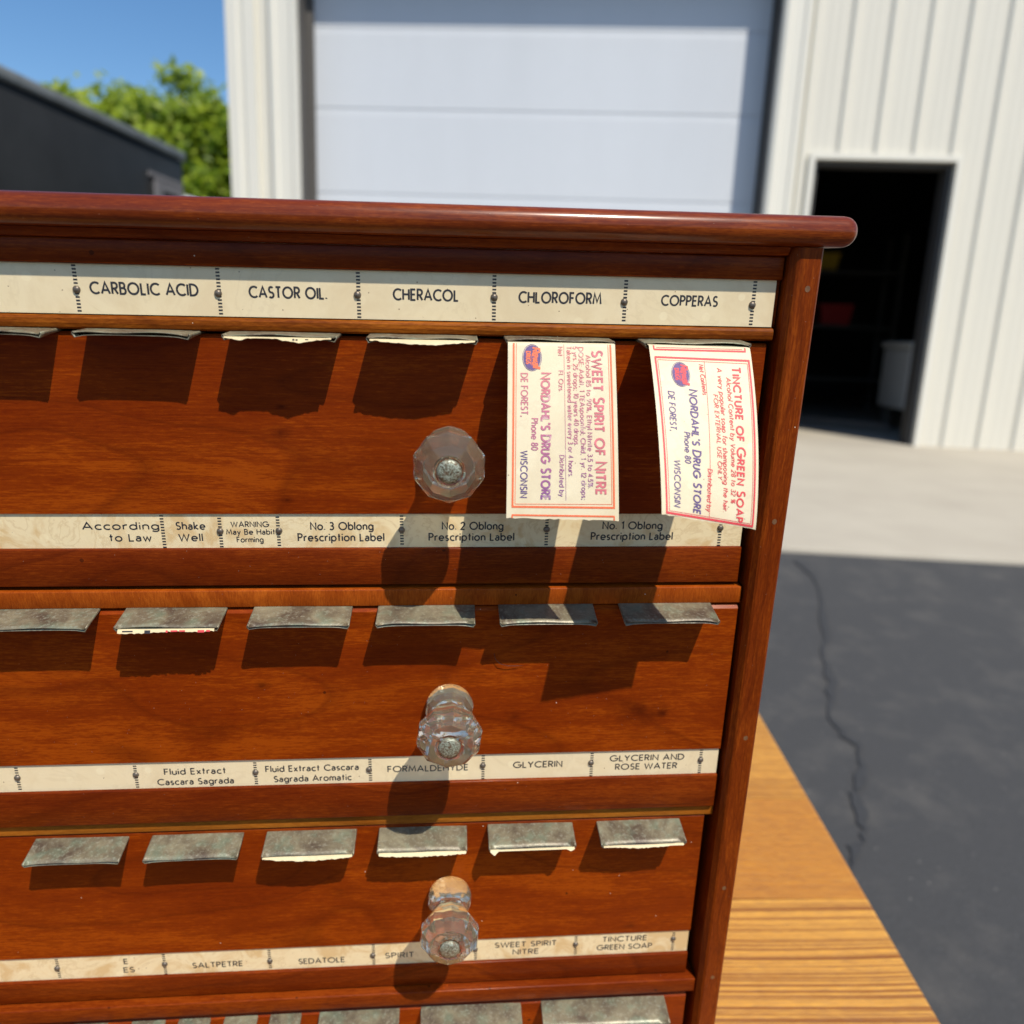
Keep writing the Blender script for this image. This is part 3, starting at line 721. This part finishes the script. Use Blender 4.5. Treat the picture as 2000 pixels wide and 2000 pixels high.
def stroke(mb, pts, wd, fn, m, lift):
    n = len(pts)
    closed = n > 3 and abs(pts[0][0] - pts[-1][0]) < 1e-6 and abs(pts[0][1] - pts[-1][1]) < 1e-6
    if closed: pts = pts[:-1]; n -= 1
    Ls, Rs = [], []
    for i, p in enumerate(pts):
        a = pts[(i - 1) % n] if (closed or i) else p
        b = pts[(i + 1) % n] if (closed or i < n - 1) else p
        d1 = Vector((p[0] - a[0], p[1] - a[1])); d2 = Vector((b[0] - p[0], b[1] - p[1]))
        if d1.length < 1e-9: d1 = d2
        if d2.length < 1e-9: d2 = d1
        d1.normalize(); d2.normalize()
        n1 = Vector((-d1.y, d1.x)); n2 = Vector((-d2.y, d2.x)); nn = n1 + n2
        if nn.length < .2: nn = n1
        nn.normalize()
        k = wd / 2 / max(.5, nn.dot(n1))
        ex = Vector((0, 0))
        Ls.append((p[0] + nn.x * k + ex.x, p[1] + nn.y * k)); Rs.append((p[0] - nn.x * k, p[1] - nn.y * k))
    if closed: Ls.append(Ls[0]); Rs.append(Rs[0])
    mb.grid([[fn(x, y, lift) for x, y in Ls], [fn(x, y, lift) for x, y in Rs]], m, False)
def text(mb, s, width, cap, fn, m=1, weight=.15, small=None, slant=0.0, gap=.26, space=.46):
    """text of a given width and cap height; fn maps (along, up, lift) to 3D; small = cap size of following letters"""
    x = 0; items = []
    first = True
    for ci, c in enumerate(s):
        if c == ' ': x += space; first = True; continue
        if small and s[ci:ci + 3] == 'OF ': first = False
        k = 1.0 if (small is None or first or not c.isalpha()) else small
        first = False if c.isalpha() else first
        wdt, st = G[c]
        items.append((x, k, st)); x += wdt * k + gap
    tot = max(.01, x - gap)
    kx = width / tot if width else cap
    ky = cap
    pen = weight * cap
    i = 0
    for x0, k, st in items:
        for sk in st:
            P = [((x0 + px * k + slant * py * k) * kx, py * k * ky) for px, py in sk]
            stroke(mb, P, pen, fn, m, LIFT + 0.000004 * (i % 5)); i += 1

# ------------------------------------------------------------------ cabinet
cab = leaning(thing("label_cabinet", "reddish cherry wood pharmacy label cabinet with four drawers and glass knobs", "cabinet", (-0.175, 0.13, TABLE_Z)))
CAB_OFF = Vector((0.175, -0.13, -TABLE_Z))
def cpart(mb, name, m, parent=None, fix=True):
    o = mb.build(name, m, fix=fix); o.parent = parent or cab
    if parent is None or parent is cab: o.location = CAB_OFF
    return o
XL, XR = -0.499, 0.1485
BOT = TABLE_Z
# top board: full bullnose round three edges
mb = MB(); mb.box(-0.5255, 0.1755, -0.0126, 0.290, 0.0100, 0.0229, bev=0.0062, seg=6)
cpart(mb, "top_board", CHERRY_T)
mb = MB()
mb.prism([(-0.0020, 0.0060), (-0.0042, 0.0064), (-0.0055, 0.0078), (-0.0062, 0.0098), (0.0, 0.0098), (0.0, 0.006)], 'x', XL + .001, XR - .001)
cpart(mb, "cove_moulding", CHERRY_D)
mb = MB(); mb.box(XL + .001, XR - .001, -0.0016, 0.014, -0.0042, 0.0059, bev=0.0006, seg=2); cpart(mb, "frieze_rail", CHERRY_D)
mb = MB(); mb.box(XL + .001, XR - .001, 0.0012, 0.014, -0.0245, -0.0043); cpart(mb, "frieze_rail", CHERRY_D)
# side posts with chamfered inner edge
def post(inner, outer, sgn):
    pm = MB()
    pm.prism([(inner, 0.03), (inner, -0.0040), (inner + sgn * .0022, -0.0070), (inner + sgn * .0034, -0.0076), (outer - sgn * .0010, -0.0076), (outer, -0.0066), (outer, 0.03)], 'z', BOT, 0.0098)
    return pm
cpart(post(XR, 0.1622, 1), "side_post", CHERRY_V)
cpart(post(XL, -0.5127, -1), "side_post", CHERRY_V)
PLUG = plain("filled_nail_hole", (0.16, 0.075, 0.03), 0.6, vary=0.3, scale=600)
for px_, pz_ in ((.1568, -.0075), (.1562, -.116), (.1566, -.238), (.1560, -.338), (.1564, -.405)):
    mb = MB(); mb.face([(px_ + .0012 * math.cos(a * math.pi / 6), -.00766, pz_ + .0014 * math.sin(a * math.pi / 6)) for a in range(12)])
    cpart(mb, "nail_plug", PLUG)
for x0, x1 in ((XR + .001, 0.1612), (-0.5117, XL - .001)):
    mb = MB(); mb.box(x0, x1, 0.0301, 0.270, BOT, 0.0098); cpart(mb, "side_panel", CHERRY_V)
mb = MB(); mb.box(XL - .001, XR + .001, 0.262, 0.270, BOT, 0.0098); cpart(mb, "back_panel", INNER)
mb = MB(); mb.box(XL - .0005, XR + .0005, 0.0, 0.261, BOT, BOT + 0.02); cpart(mb, "base_board", CHERRY_D)
# dividers between the drawers
DX0, DX1 = XL + .0005, 0.1472
mb = MB()
mb.prism([(0.02, -0.0250), (0.0006, -0.0250), (-0.0004, -0.0256), (-0.0009, -0.0266), (-0.0010, -0.0285), (-0.0006, -0.0302), (0.0003, -0.0310), (0.02, -0.0310)], 'x', DX0, 0.1466)
cpart(mb, "divider_rail", CHERRY_M)
mb = MB(); mb.box(DX0, DX1, -0.0006, 0.02, -0.1622, -0.1532, bev=0.0006, seg=2); cpart(mb, "divider_rail", CHERRY_Q)
mb = MB(); mb.box(DX0, DX1, 0.0008, 0.02, -0.2936, -0.2872, bev=0.0005, seg=2); cpart(mb, "divider_rail", CHERRY_G)
mb = MB(); mb.box(DX0, 0.1478, -0.0034, 0.02, -0.4205, -0.4107, bev=0.0007, seg=2); cpart(mb, "divider_rail", CHERRY_D)

# shared small parts
def tack_mesh():
    mb = MB(); n = 14; r = 0.00165
    rows = []
    for a in (0, 22, 45, 66, 84): rows.append([(r * math.cos(rad(a)) * math.cos(k * 2 * math.pi / n), -r * .72 * math.sin(rad(a)), r * math.cos(rad(a)) * math.sin(k * 2 * math.pi / n)) for k in range(n)])
    mb.grid([[(x, 0.0004, z) for x, y, z in rows[0]]] + rows, close=True); mb.face(rows[-1][::-1], smooth=True)
    return mb
def clip_mesh(wd, dep=0.0163, th=0.0017, seed=0):
    """flattened tin sleeve, open at the mouth, slightly sprung edges"""
    R = random.Random(seed); mb = MB()
    def ring(y, grow, inset):
        h = th / 2 - inset; p = []
        hw = wd / 2 - inset
        top = 12
        for i in range(top + 1):
            f = i / top; x = -hw + .0008 + f * (2 * hw - .0016)
            p.append((x, y, h + grow * .0003 * math.sin(f * 9 + seed) - grow * .0007 * abs(2 * f - 1) ** 7))
        for a in (60, 20, -20, -60): p.append((hw - .0008 + .0008 * math.cos(rad(a)), y, h * math.sin(rad(a)) * 1.1))
        for i in range(top + 1):
            f = 1 - i / top; x = -hw + .0008 + f * (2 * hw - .0016)
            b = 1 - max(0.0, math.sin(math.pi * f)) ** .5 * grow * .35
            p.append((x, y, -h * b - grow * .0009 * abs(2 * f - 1) ** 7))
        for a in (240, 200, 160, 120): p.append((-hw + .0008 + .0008 * math.cos(rad(a)), y, h * math.sin(rad(a)) * 1.1))
        return p
    rows = [ring(0.004, 0, 0), ring(-dep * .4, .3, 0), ring(-dep * .8, .8, 0), ring(-dep, 1, 0), ring(-dep, 1, .0003), ring(-dep * .6, .6, .0003), ring(0.003, 0, .0003)]
    mb.grid(rows, close=True)
    return mb
def knob_mesh():
    """pressed glass knob, ten scalloped facets, axis along -y"""
    prof = [(.0001, 0.0, 0), (.0112, 0.0, 0), (.0121, -.0025, .4), (.0124, -.0055, .8), (.0116, -.0085, .9), (.0096, -.0112, .8), (.0091, -.0138, .8), (.0102, -.0172, 1),
            (.0134, -.0225, 1), (.0157, -.0270, 1), (.0161, -.0300, 1), (.0156, -.0325, 1), (.0121, -.0371, 1), (.0114, -.0379, .8), (.0070, -.0389, .2), (.0062, -.0383, 0), (.0056, -.0374, 0), (.0001, -.0374, 0)]
    n = 40; rows = []
    for r, y, fac in prof:
        row = []
        for k in range(n):
            a = 2 * math.pi * k / n; q = (k % 4)
            flat = (1.0, .964, .945, .964)[q]
            rr = r * (1 - fac + fac * flat)
            row.append((rr * math.sin(a), y, rr * math.cos(a)))
        rows.append(row)
    mb = MB(); mb.grid(rows, close=True, smooth=False)
    mb.face(rows[0]); mb.face(rows[-1])
    return mb
def screw_mesh():
    mb = MB(); n = 24
    rows = [[(r * math.sin(k * 2 * math.pi / n), y, r * math.cos(k * 2 * math.pi / n)) for k in range(n)] for r, y in ((.0052, -.0376), (.0053, -.0387), (.0049, -.0395), (.0036, -.0400), (.0018, -.04025), (.0003, -.0403))]
    mb.grid(rows, close=True); mb.face(rows[-1])
    sh = [[(.0016 * math.sin(k * 2 * math.pi / 10), y, .0016 * math.cos(k * 2 * math.pi / 10)) for k in range(10)] for y in (-.0354, -.001)]
    return mb

def strip(parent, x0, x1, z0, z1, yf, words, dashes, pm, name="label_strip"):
    """printed paper strip; words = (string, x0, x1, baseline, cap); dashes = x positions of the ladder marks"""
    mb = MB(); mb.box(x0, x1, yf, yf + .0004, z0, z1)
    for s, a, b, base, cap in words:
        text(mb, s, b - a, cap, lambda x, y, l, a=a, base=base: (a + x, yf - l, base + y), 1, .19)
    for dx in dashes:
        z = z1 - .0006 - .0013 * random.random()
        while z > z0 + .0007:
            w2 = .00085
            mb.face([(dx - w2, yf - .00005, z), (dx + w2, yf - .00005, z), (dx + w2, yf - .00005, z - .00072), (dx - w2, yf - .00005, z - .00072)], 1)
            z -= .00142
    o = mb.build(name, [pm, INK], fix=False); o.parent = parent
    return o
TACKM = tack_mesh().build("tack", TACK)
KNOBM = knob_mesh().build("knob", GLASS)
SCREWM = screw_mesh().build("knob_screw", SCREW)
first = {'tack': True, 'knob': True, 'knob_screw': True}
def put(o, kind, parent, loc):
    c = o if first[kind] else dup(o)
    first[kind] = False
    c.parent = parent; c.location = loc
    return c
# label strip on the frieze
S1 = strip(cab, XL + .003, 0.1456, -0.0247, -0.0040, 0.0,
    [("CARBOLIC ACID", -.1520, -.1080, -.0162, .0045), ("CASTOR OIL.", -.0864, -.0540, -.0164, .0044), ("CHERACOL", -.0251, .0029, -.0161, .0044), ("CHLOROFORM", .0298, .0662, -.0161, .0044), ("COPPERAS", .0938, .1192, -.0160, .0041)],
    [-.2745, -.2160, -.1577, -.0991, -.0402, .0187, .0771, .1358], STRIP_A)
S1.location = CAB_OFF
for x, z in ((-.216, -.015), (-.1577, -.0148), (-.0996, -.0151), (-.0407, -.0145), (.0187, -.0143), (.0768, -.0151), (.1355, -.0152)):
    put(TACKM, 'tack', S1, (x, 0, z))

def drawer(yo, xr, ztop, zp, zs0, zs1, zr, top_bev, words, dashes, tacks, pm, knob_z, clips, clip_z, tilt, rng, rail_y=-.0016):
    d = MB(); xl = XL + .002
    def ed(e): return all(v.co.y < 0.0001 for v in e.verts) and all(v.co.z > ztop - 1e-4 for v in e.verts)
    d.box(xl, xr, -.0009, .010, zp, ztop, bev=top_bev, seg=1, only=ed)
    d.box(xl + .004, xr - .006, .0101, .255, zp - .03, ztop - .004, m=1)
    o = d.build("drawer", [CHERRY, INNER]); o.parent = cab; o.location = CAB_OFF + Vector((0, yo, 0))
    if zr is not None:
        r = MB(); r.box(xl, xr, rail_y, .010, zr, zs0 - .0001, bev=.0005, seg=2); r.build("drawer_rail", CHERRY_D, o)
        b = MB(); b.box(xl, xr - .0005, .0005, .010, zs0, zp - .0001); b.build("strip_backing", INNER, o)
        strip(o, xl, xr - .0004, zs0, zs1, 0.0, words, dashes, pm)
        for x, z in tacks: put(TACKM, 'tack', o, (x, 0, z))
    if knob_z is not None:
        for kx in (-.001, -.349):
            rot = rng.uniform(-.2, .2) + .1
            k = put(KNOBM, 'knob', o, (kx, -.0013, knob_z)); k.rotation_euler = (0, rot, 0)
            put(SCREWM, 'knob_screw', o, (kx, -.0013, knob_z)).rotation_euler = (0, rot * 9, 0)
    for i, (a, b) in enumerate(clips):
        cm = clip_mesh(b - a, seed=rng.randint(0, 99)).build("metal_clip", TIN, o)
        cm.location = ((a + b) / 2, 0, clip_z); cm.rotation_euler = (rad(tilt) + rng.uniform(-.012, .012), rng.uniform(-.008, .008), rng.uniform(-.01, .01))
    return o
rng = random.Random(3)
ROW = [(-.2150, -.1680), (-.1560, -.1085), (-.0959, -.0484), (-.0361, .0115), (.0232, .0710), (.0840, .1318)]
D1 = drawer(.0023, .1450, -.0324, -.1149, -.1322, -.1152, -.1512, .0008,
    [("According", -.1715, -.1372, -.1228, .0034), ("to Law", -.1600, -.1412, -.1286, .0034), ("Shake", -.1291, -.1160, -.1228, .0034), ("Well", -.1284, -.1177, -.1286, .0034),
     ("WARNING", -.1039, -.0865, -.1216, .0025), ("May Be Habit", -.1063, -.0839, -.1254, .0025), ("Forming", -.1017, -.0896, -.1293, .0025),
     ("No. 3 Oblong", -.0669, -.0376, -.1231, .0036), ("Prescription Label", -.0731, -.0326, -.1288, .0036), ("No. 2 Oblong", -.0044, .0249, -.1231, .0036), ("Prescription Label", -.0108, .0303, -.1288, .0036),
     ("No. 1 Oblong", .0742, .1037, -.1230, .0036), ("Prescription Label", .0687, .1093, -.1286, .0036)],
    [-.1354, -.1091, -.0822, -.0239, .0464, .1334], [(-.1092, -.1238), (-.0819, -.1236), (-.0239, -.1234), (.0464, -.1232), (.1334, -.1226)], STRIP_B, -.0836,
    ROW, -.0316, 1.0, rng)
D2 = drawer(0.0, .1462, -.1632, -.2489, -.2652, -.2492, -.2862, .0019,
    [("Fluid Extract", -.1486, -.1177, -.2571, .0034), ("Cascara Sagrada", -.1526, -.1142, -.2633, .0034), ("Fluid Extract Cascara", -.0971, -.0492, -.2570, .0034), ("Sagrada Aromatic", -.0932, -.0532, -.2633, .0034),
     ("FORMALDEHYDE", -.0337, .0087, -.2590, .0034), ("GLYCERIN", .0333, .0595, -.2584, .0035), ("GLYCERIN AND", .0859, .1266, -.2558, .0034), ("ROSE WATER", .0892, .1231, -.2613, .0034)],
    [-.2215, -.1631, -.1025, -.0430, .0169, .0758, .1362], [(-.2217, -.2567), (-.1631, -.2566), (-.1025, -.2570), (-.0437, -.2572), (.0167, -.2565), (.0754, -.2566), (.1362, -.2565)], STRIP_A, -.2170,
    ROW, -.1627, 8.5, rng)
q = .979
D3 = drawer(.0025, .1428, -.2945, -.3778, -.3945, -.3782, -.4098, .0006,
    [("E", -.1860, -.1842, -.3853, .0034), ("ES", -.1868, -.1812, -.3915, .0034)] +
    [(s, a * q, b * q, z * q, .0035) for s, a, b, z in (("SALTPETRE", -.1517, -.1232, -.3990), ("SEDATOLE", -.0905, -.0638, -.3995), ("SPIRIT", -.0395, -.0227, -.3980), ("SWEET SPIRIT", .0263, .0634, -.3938), ("NITRE", .0373, .0527, -.3997), ("TINCTURE", .0921, .1193, -.3930), ("GREEN SOAP", .0890, .1229, -.3993))],
    [-.2225, -.1640, -.1050, -.0455, .0142, .0740, .1333], [(-.2230, -.3865), (-.1639, -.3868), (-.1050, -.3880), (-.0460, -.3873), (.0139, -.3861), (.0738, -.3856), (.1332, -.3847)], STRIP_B, -.3418,
    [(-.2200, -.1720), (-.1602, -.1119), (-.0999, -.0516), (-.0396, .0085), (.0198, .0674), (.0810, .1286)], -.2970, 10.0, rng)
ROW4 = [(-.2190, -.1990), (-.1930, -.1730), (-.1860 + .0005, -.1666)][:1] + [(-.1860, -.1666), (-.1594, -.1409), (-.1332, -.1138), (-.1069, -.0885), (-.0783, -.0309), (-.0184, .0419), (.0540, .1305)]
D4 = drawer(0.0, .1440, -.4250, BOT + .022, None, None, None, .0018, [], [], [], STRIP_A, None, ROW4, -.4268, 9.0, rng)

LIFT = 0.00016
# ------------------------------------------------------------------ paper labels held in the clips
def sheet(name, label, cat, TL, TR, BL, BR, bulge, prints, mats, lead=0.008, jag=0.00008, group=None, ns=26, ntt=64, sag=1.0):
    """paper sheet coming out of a clip: lead lies flat in the clip, then it hangs; prints(mb, fn, W, L) draws on it"""
    TL, TR, BL, BR = [Vector(p) for p in (TL, TR, BL, BR)]
    def P(s, t, lift=0.0):
        if t < 0:
            p = TL.lerp(TR, s) + Vector((0, -t * .2, 0)); return p + Vector((0, -lift * .5, lift))
        a = TL.lerp(TR, s).lerp(BL.lerp(BR, s), t)
        a = a + Vector((0, bulge * (max(0.0, math.sin(math.pi * t)) ** .8) * (1 + .25 * (s - .5)), 0))
        if lift:
            e = .01
            du = P(min(1, s + e), t) - P(max(0, s - e), t); dv = P(s, min(1, t + e)) - P(s, max(0, t - e))
            n = du.cross(dv).normalized()
            if n.y > 0: n = -n
            a = a + n * lift
        return a
    W = (TR - TL).length; L = ((BL - TL).length + (BR - TR).length) / 2 * 1.02
    mb = MB(); R = random.Random(len(label))
    ts = [-.04, -.02] + [i / ntt for i in range(ntt + 1)]
    rows = []
    for t in ts:
        row = []
        for i in range(ns + 1):
            s = i / ns
            tt_ = t + (R.uniform(-1, 1) * jag / L * 3 if t >= 1 else 0)
            row.append(P(s, min(tt_, 1.02)))
        rows.append(row)
    mb.grid(rows)
    th = .00012
    back = [[Vector(p) + Vector((0, th, -th * .3)) for p in r] for r in rows]
    mb.grid(back, flip=True)
    for e0, e1 in ((rows[-1], back[-1]),): mb.grid([e0, e1])
    mb.grid([[r[0] for r in rows], [r[0] for r in back]]); mb.grid([[r[-1] for r in rows], [r[-1] for r in back]])
    if prints: prints(mb, P, W, L)
    o = mb.build(name, mats, fix=False)
    return leaning(tag(o, label, cat, group))
def line_st(mb, P, s0, t0, s1, t1, wd, W, L, m, lift=.00013, n=48):
    dx, dy = (s1 - s0) * W, (t1 - t0) * L; k = math.hypot(dx, dy); nx, ny = -dy / k * wd / 2 / W, dx / k * wd / 2 / L
    a = []; b = []
    for i in range(n + 1):
        s = s0 + (s1 - s0) * i / n; t = t0 + (t1 - t0) * i / n
        a.append(P(s + nx, t + ny, lift)); b.append(P(s - nx, t - ny, lift))
    mb.grid([a, b], m, False)
def run(mb, P, W, L, txt, s0, s1, t0, t1, cap, m, weight=.15, small=None, slant=0.0, gap=.26, space=.46):
    """line of type running down the label, letter tops to the right; cap as a share of the width"""
    wid = (t1 - t0) * L
    def fn(x, y, l):
        f = x / wid; return P(s0 + (s1 - s0) * f + y / W, t0 + x / L, l)
    text(mb, txt, wid, cap * W, fn, m, weight, small, slant, gap, space)
def oval(mb, P, W, L, s, t, rs, rt, m, lift, hollow=None):
    n = 36
    out = [P(s + rs * math.cos(2 * math.pi * k / n) / W, t + rt * math.sin(2 * math.pi * k / n) / L, lift) for k in range(n)]
    if hollow:
        inn = [P(s + (rs - hollow) * math.cos(2 * math.pi * k / n) / W, t + (rt - hollow) * math.sin(2 * math.pi * k / n) / L, lift) for k in range(n)]
        mb.grid([out, inn], m, False, True)
    else:
        c = P(s, t, lift)
        for k in range(n): mb.face([c, out[k], out[(k + 1) % n]], m)
def logo(mb, P, W, L, s, t, rs, rt, mo, mw):
    oval(mb, P, W, L, s, t, rs, rt, mo, .00012)
    oval(mb, P, W, L, s, t, rs + .00045, rt + .00045, mo, .00012, .00022)
    hl = rt * .80 / L
    run(mb, P, W, L, "Rexall", s + .06 * rs / W, s + .10 * rs / W, t - hl, t + hl * .95, rs * .80 / W, mw, .26, None, .18, .12)
    run(mb, P, W, L, "DRUGS", s - .66 * rs / W, s - .66 * rs / W, t - hl * .60, t + hl * .62, rs * .46 / W, mw, .28)
    line_st(mb, P, s - .10 * rs / W, t - hl * .2, s - .10 * rs / W, t + hl * .8, .00022, W, L, mw, .00020, 6)
def print_nitre(mb, P, W, L):
    F, OR, BL_ = 2, 3, 4
    run(mb, P, W, L, "SWEET SPIRIT OF NITRE", .782, .800, .041, .851, .092, 5, .21, .88)
    run(mb, P, W, L, "Alcohol 85 to 90%, Ethyl Nitrite 3.5 to 4.5%.", .721, .728, .065, .817, .041, F, .18)
    run(mb, P, W, L, "DOSE: Adult, 1 TEAspoonful; Child, 1 yr. 12 drops;", .656, .669, .021, .882, .041, F, .18)
    run(mb, P, W, L, "5 yrs. 25 drops; 10 years 40 drops.", .604, .605, .018, .577, .041, F, .18)
    run(mb, P, W, L, "Taken in sweetened water every 3 or 4 hours.", .545, .552, .018, .754, .041, F, .18)
    line_st(mb, P, .518, .006, .527, .89, .00018, W, L, F)
    run(mb, P, W, L, "Net", .464, .465, .021, .071, .040, F, .18); run(mb, P, W, L, "Fl. Ozs.", .467, .469, .156, .274, .040, F, .18)
    run(mb, P, W, L, "Distributed by", .472, .469, .635, .868, .040, F, .18)
    run(mb, P, W, L, "NORDAHL'S DRUG STORE", .308, .309, .172, .888, .080, F, .22, .9)
    run(mb, P, W, L, "Phone 80", .217, .218, .43, .608, .056, F, .17)
    run(mb, P, W, L, "DE FOREST,", .122, .124, .175, .419, .058, F, .17); run(mb, P, W, L, "WISCONSIN", .123, .122, .615, .879, .058, BL_, .17)
    logo(mb, P, W, L, .222, .084, .080 * W, .0710 * L, 4, 3)
    for s0, t0, s1, t1, wd in ((.053, .003, .053, .931, .0008), (.955, .003, .957, .926, .00075), (.045, .934, .965, .926, .0009), (.077, .003, .075, .917, .00022), (.932, .003, .938, .906, .00022), (.074, .918, .939, .907, .00022),
                               (.047, .982, .962, .976, .0008), (.051, .982, .051, .999, .0006), (.958, .976, .958, .999, .0006)):
        line_st(mb, P, s0, t0, s1, t1, wd, W, L, OR)
def print_soap(mb, P, W, L):
    RD, BL_ = 2, 3
    run(mb, P, W, L, "TINCTURE OF GREEN SOAP", .790, .778, .113, .970, .080, RD, .21, .82)
    run(mb, P, W, L, "Alcohol Content by Volume 28 to 32 %", .722, .717, .173, .869, .044, RD, .17, None, .12)
    run(mb, P, W, L, "A very popular soap for shampooing the hair.", .642, .636, .122, .926, .044, RD, .17, None, .12)
    run(mb, P, W, L, "FOR EXTERNAL USE ONLY", .578, .582, .274, .745, .040, RD, .17, None, .12)
    line_st(mb, P, .523, .085, .491, .976, .0002, W, L, RD)
    run(mb, P, W, L, "Net Contents", .466, .474, .107, .278, .042, RD, .18, None, .12); run(mb, P, W, L, "Distributed by", .480, .460, .697, .938, .042, RD, .18, None, .12)
    run(mb, P, W, L, "NORDAHL'S DRUG STORE", .341, .327, .256, .959, .076, BL_, .20, .88, .1)
    run(mb, P, W, L, "Phone 80", .255, .251, .504, .678, .056, BL_, .17, None, .1)
    run(mb, P, W, L, "DE FOREST,", .134, .124, .275, .504, .058, BL_, .17, None, .1); run(mb, P, W, L, "WISCONSIN", .142, .129, .67, .938, .058, BL_, .17, None, .1)
    logo(mb, P, W, L, .276, .17, .082 * W, .0680 * L, 3, 2)
    for s0, t0, s1, t1, wd in ((.042, .0735, .978, .072, .0009), (.046, .074, .052, .992, .0008), (.969, .072, .960, .985, .0008), (.046, .984, .966, .985, .0011), (.067, .089, .95, .089, .0002), (.067, .089, .078, .970, .0002), (.95, .089, .938, .972, .0002), (.078, .970, .938, .972, .0002),
                               (.042, .027, .952, .021, .0008), (.045, .002, .045, .027, .0006), (.948, .002, .948, .021, .0006), (.07, .014, .92, .010, .0002)):
        line_st(mb, P, s0, t0, s1, t1, wd, W, L, RD)
sheet("paper_label", "cream paper label with orange border headed Sweet Spirit of Nitre, hanging from a clip", "paper label",
      (.0240, -.0172, -.0320), (.0702, -.0172, -.0320), (.0230, -.0440, -.1019), (.0708, -.0455, -.1027), -.0015, print_nitre, [PAPER, INK, INK_FADE, INK_ORANGE, INK_BLUE, INK_ROSE], group="paper labels hanging from the top drawer")
sheet("paper_label", "red bordered paper label headed Tincture of Green Soap, curling off the rightmost clip", "paper label",
      (.0850, -.0172, -.0320), (.1300, -.0172, -.0326), (.0832, -.0655, -.0932), (.1262, -.0565, -.1028), -.0055, print_soap, [PAPER, INK, INK_RED, INK_BLUE], group="paper labels hanging from the top drawer")

# torn ends still sticking out of other clips
def torn(label, x0, x1, y, z, drop, shape, seed, marks=None):
    R = random.Random(seed); mb = MB(); n = 40
    top, mid, low = [], [], []
    for i in range(n + 1):
        f = i / n; x = x0 + (x1 - x0) * f
        d = max(0.0003, drop * shape(f) + R.uniform(-.00022, .00022))
        top.append((x, y + .006, z)); mid.append((x, y - .0004, z)); low.append((x, y - .0006 - d * .55, z - d))
    mb.grid([top, mid, low])
    b = [[(p[0], p[1] + .0002, p[2] - .0002) for p in r] for r in (top, mid, low)]
    mb.grid(b, flip=True); mb.grid([low, b[2]])
    for (f0, f1, a, c, m) in marks or []:
        X0 = x0 + (x1 - x0) * f0; X1 = x0 + (x1 - x0) * f1
        mb.face([(X0, y - .0006 - a * .55 - .0001, z - a + .0001), (X1, y - .0006 - a * .55 - .0001, z - a + .0001), (X1, y - .0006 - c * .55 - .0001, z - c + .0001), (X0, y - .0006 - c * .55 - .0001, z - c + .0001)], m)
    return leaning(tag(mb.build("torn_label", [TORN, INK, INK_RED], fix=False), label, "torn label", "torn paper ends in the clips"))
CZ1, CZ2, CZ3 = -.0318, -.1652, -.2999
def jag1(f): return (.75 * max(0, 1 - abs(f - .14) / .13) + (1.25 * max(0, 1 - abs(f - .70) / .27)) + .08)
torn("ragged torn paper end in the clip below CASTOR OIL", -.0945, -.0505, -.0155, CZ1, .0015, jag1, 1, [(.64, .66, .0004, .0010, 1), (.67, .69, .0005, .001, 1), (.76, .79, .0004, .0007, 1)])
torn("pale drooping torn paper end in the clip below CHERACOL", -.0345, .0100, -.0155, CZ1, .0017, lambda f: max(0.0, math.sin(math.pi * min(1, f * .92 + .04))) ** .9 * (1.1 if .45 < f < .8 else .92), 2)
torn("torn paper end with red and black print in the clip above Fluid Extract Cascara Sagrada", -.1540, -.1105, -.0160, CZ2 - .0003, .0017, lambda f: .9 - .5 * f + .1 * math.sin(9 * f), 3,
     [(.05, .16, .0004, .0009, 1), (.28, .34, .0003, .0016, 1), (.50, .52, .0004, .0013, 2), (.55, .62, .0004, .0010, 2), (.64, .70, .0004, .001, 2), (.83, .90, .0004, .0014, 2), (.92, .96, .0004, .0011, 2)])
torn("cream torn paper edge in the clip above SEDATOLE", -.0990, -.0525, -.0138, CZ3 - .0003, .0016, lambda f: max(0.0, math.sin(math.pi * f)) ** .8 * .8 + .15, 4)
torn("cream torn paper edge in the clip straight above the lowest glass knob", -.0385, .0078, -.0138, CZ3 - .0003, .0013, lambda f: max(0.0, math.sin(math.pi * f)) ** .8 * .7 + .4, 5)
torn("two small torn paper corners in the clip above SWEET SPIRIT NITRE", .0208, .0665, -.0138, CZ3 - .0003, .0022, lambda f: 1.0 * max(0, 1 - abs(f - .05) / .06) + .6 * max(0, 1 - abs(f - .96) / .05) + .02, 6)
torn("thin torn paper edge in the rightmost clip above TINCTURE GREEN SOAP", .0825, .1270, -.0138, CZ3 - .0003, .0012, lambda f: math.sin(math.pi * min(1, f * 1.05)) * .8 if f < .95 else .05, 7)

# a loose dark hair clinging to the second drawer
mb = MB(); H0 = Vector((.0220, -.0018, -.1955))
hp = [(.0215, -.0022, -.1882), (.0222, -.0026, -.1912), (.0245, -.0028, -.1938), (.0285, -.0026, -.1952), (.0335, -.0020, -.1956), (.0370, -.0016, -.1957)]
mb.tube(hp, [.00007, .00013, .00014, .00013, .0001, .00006], 6)
leaning(tag(mb.build("stray_hair", plain("dark_hair", (0.02, 0.012, 0.01), 0.5)), "short curved dark hair clinging to the second drawer front", "hair"))

# ------------------------------------------------------------------ set the leaning things on the slope
bpy.context.view_layer.update()
for o in IN_FRAME:
    o.matrix_world = FRAME @ o.matrix_basis
bpy.context.view_layer.update()
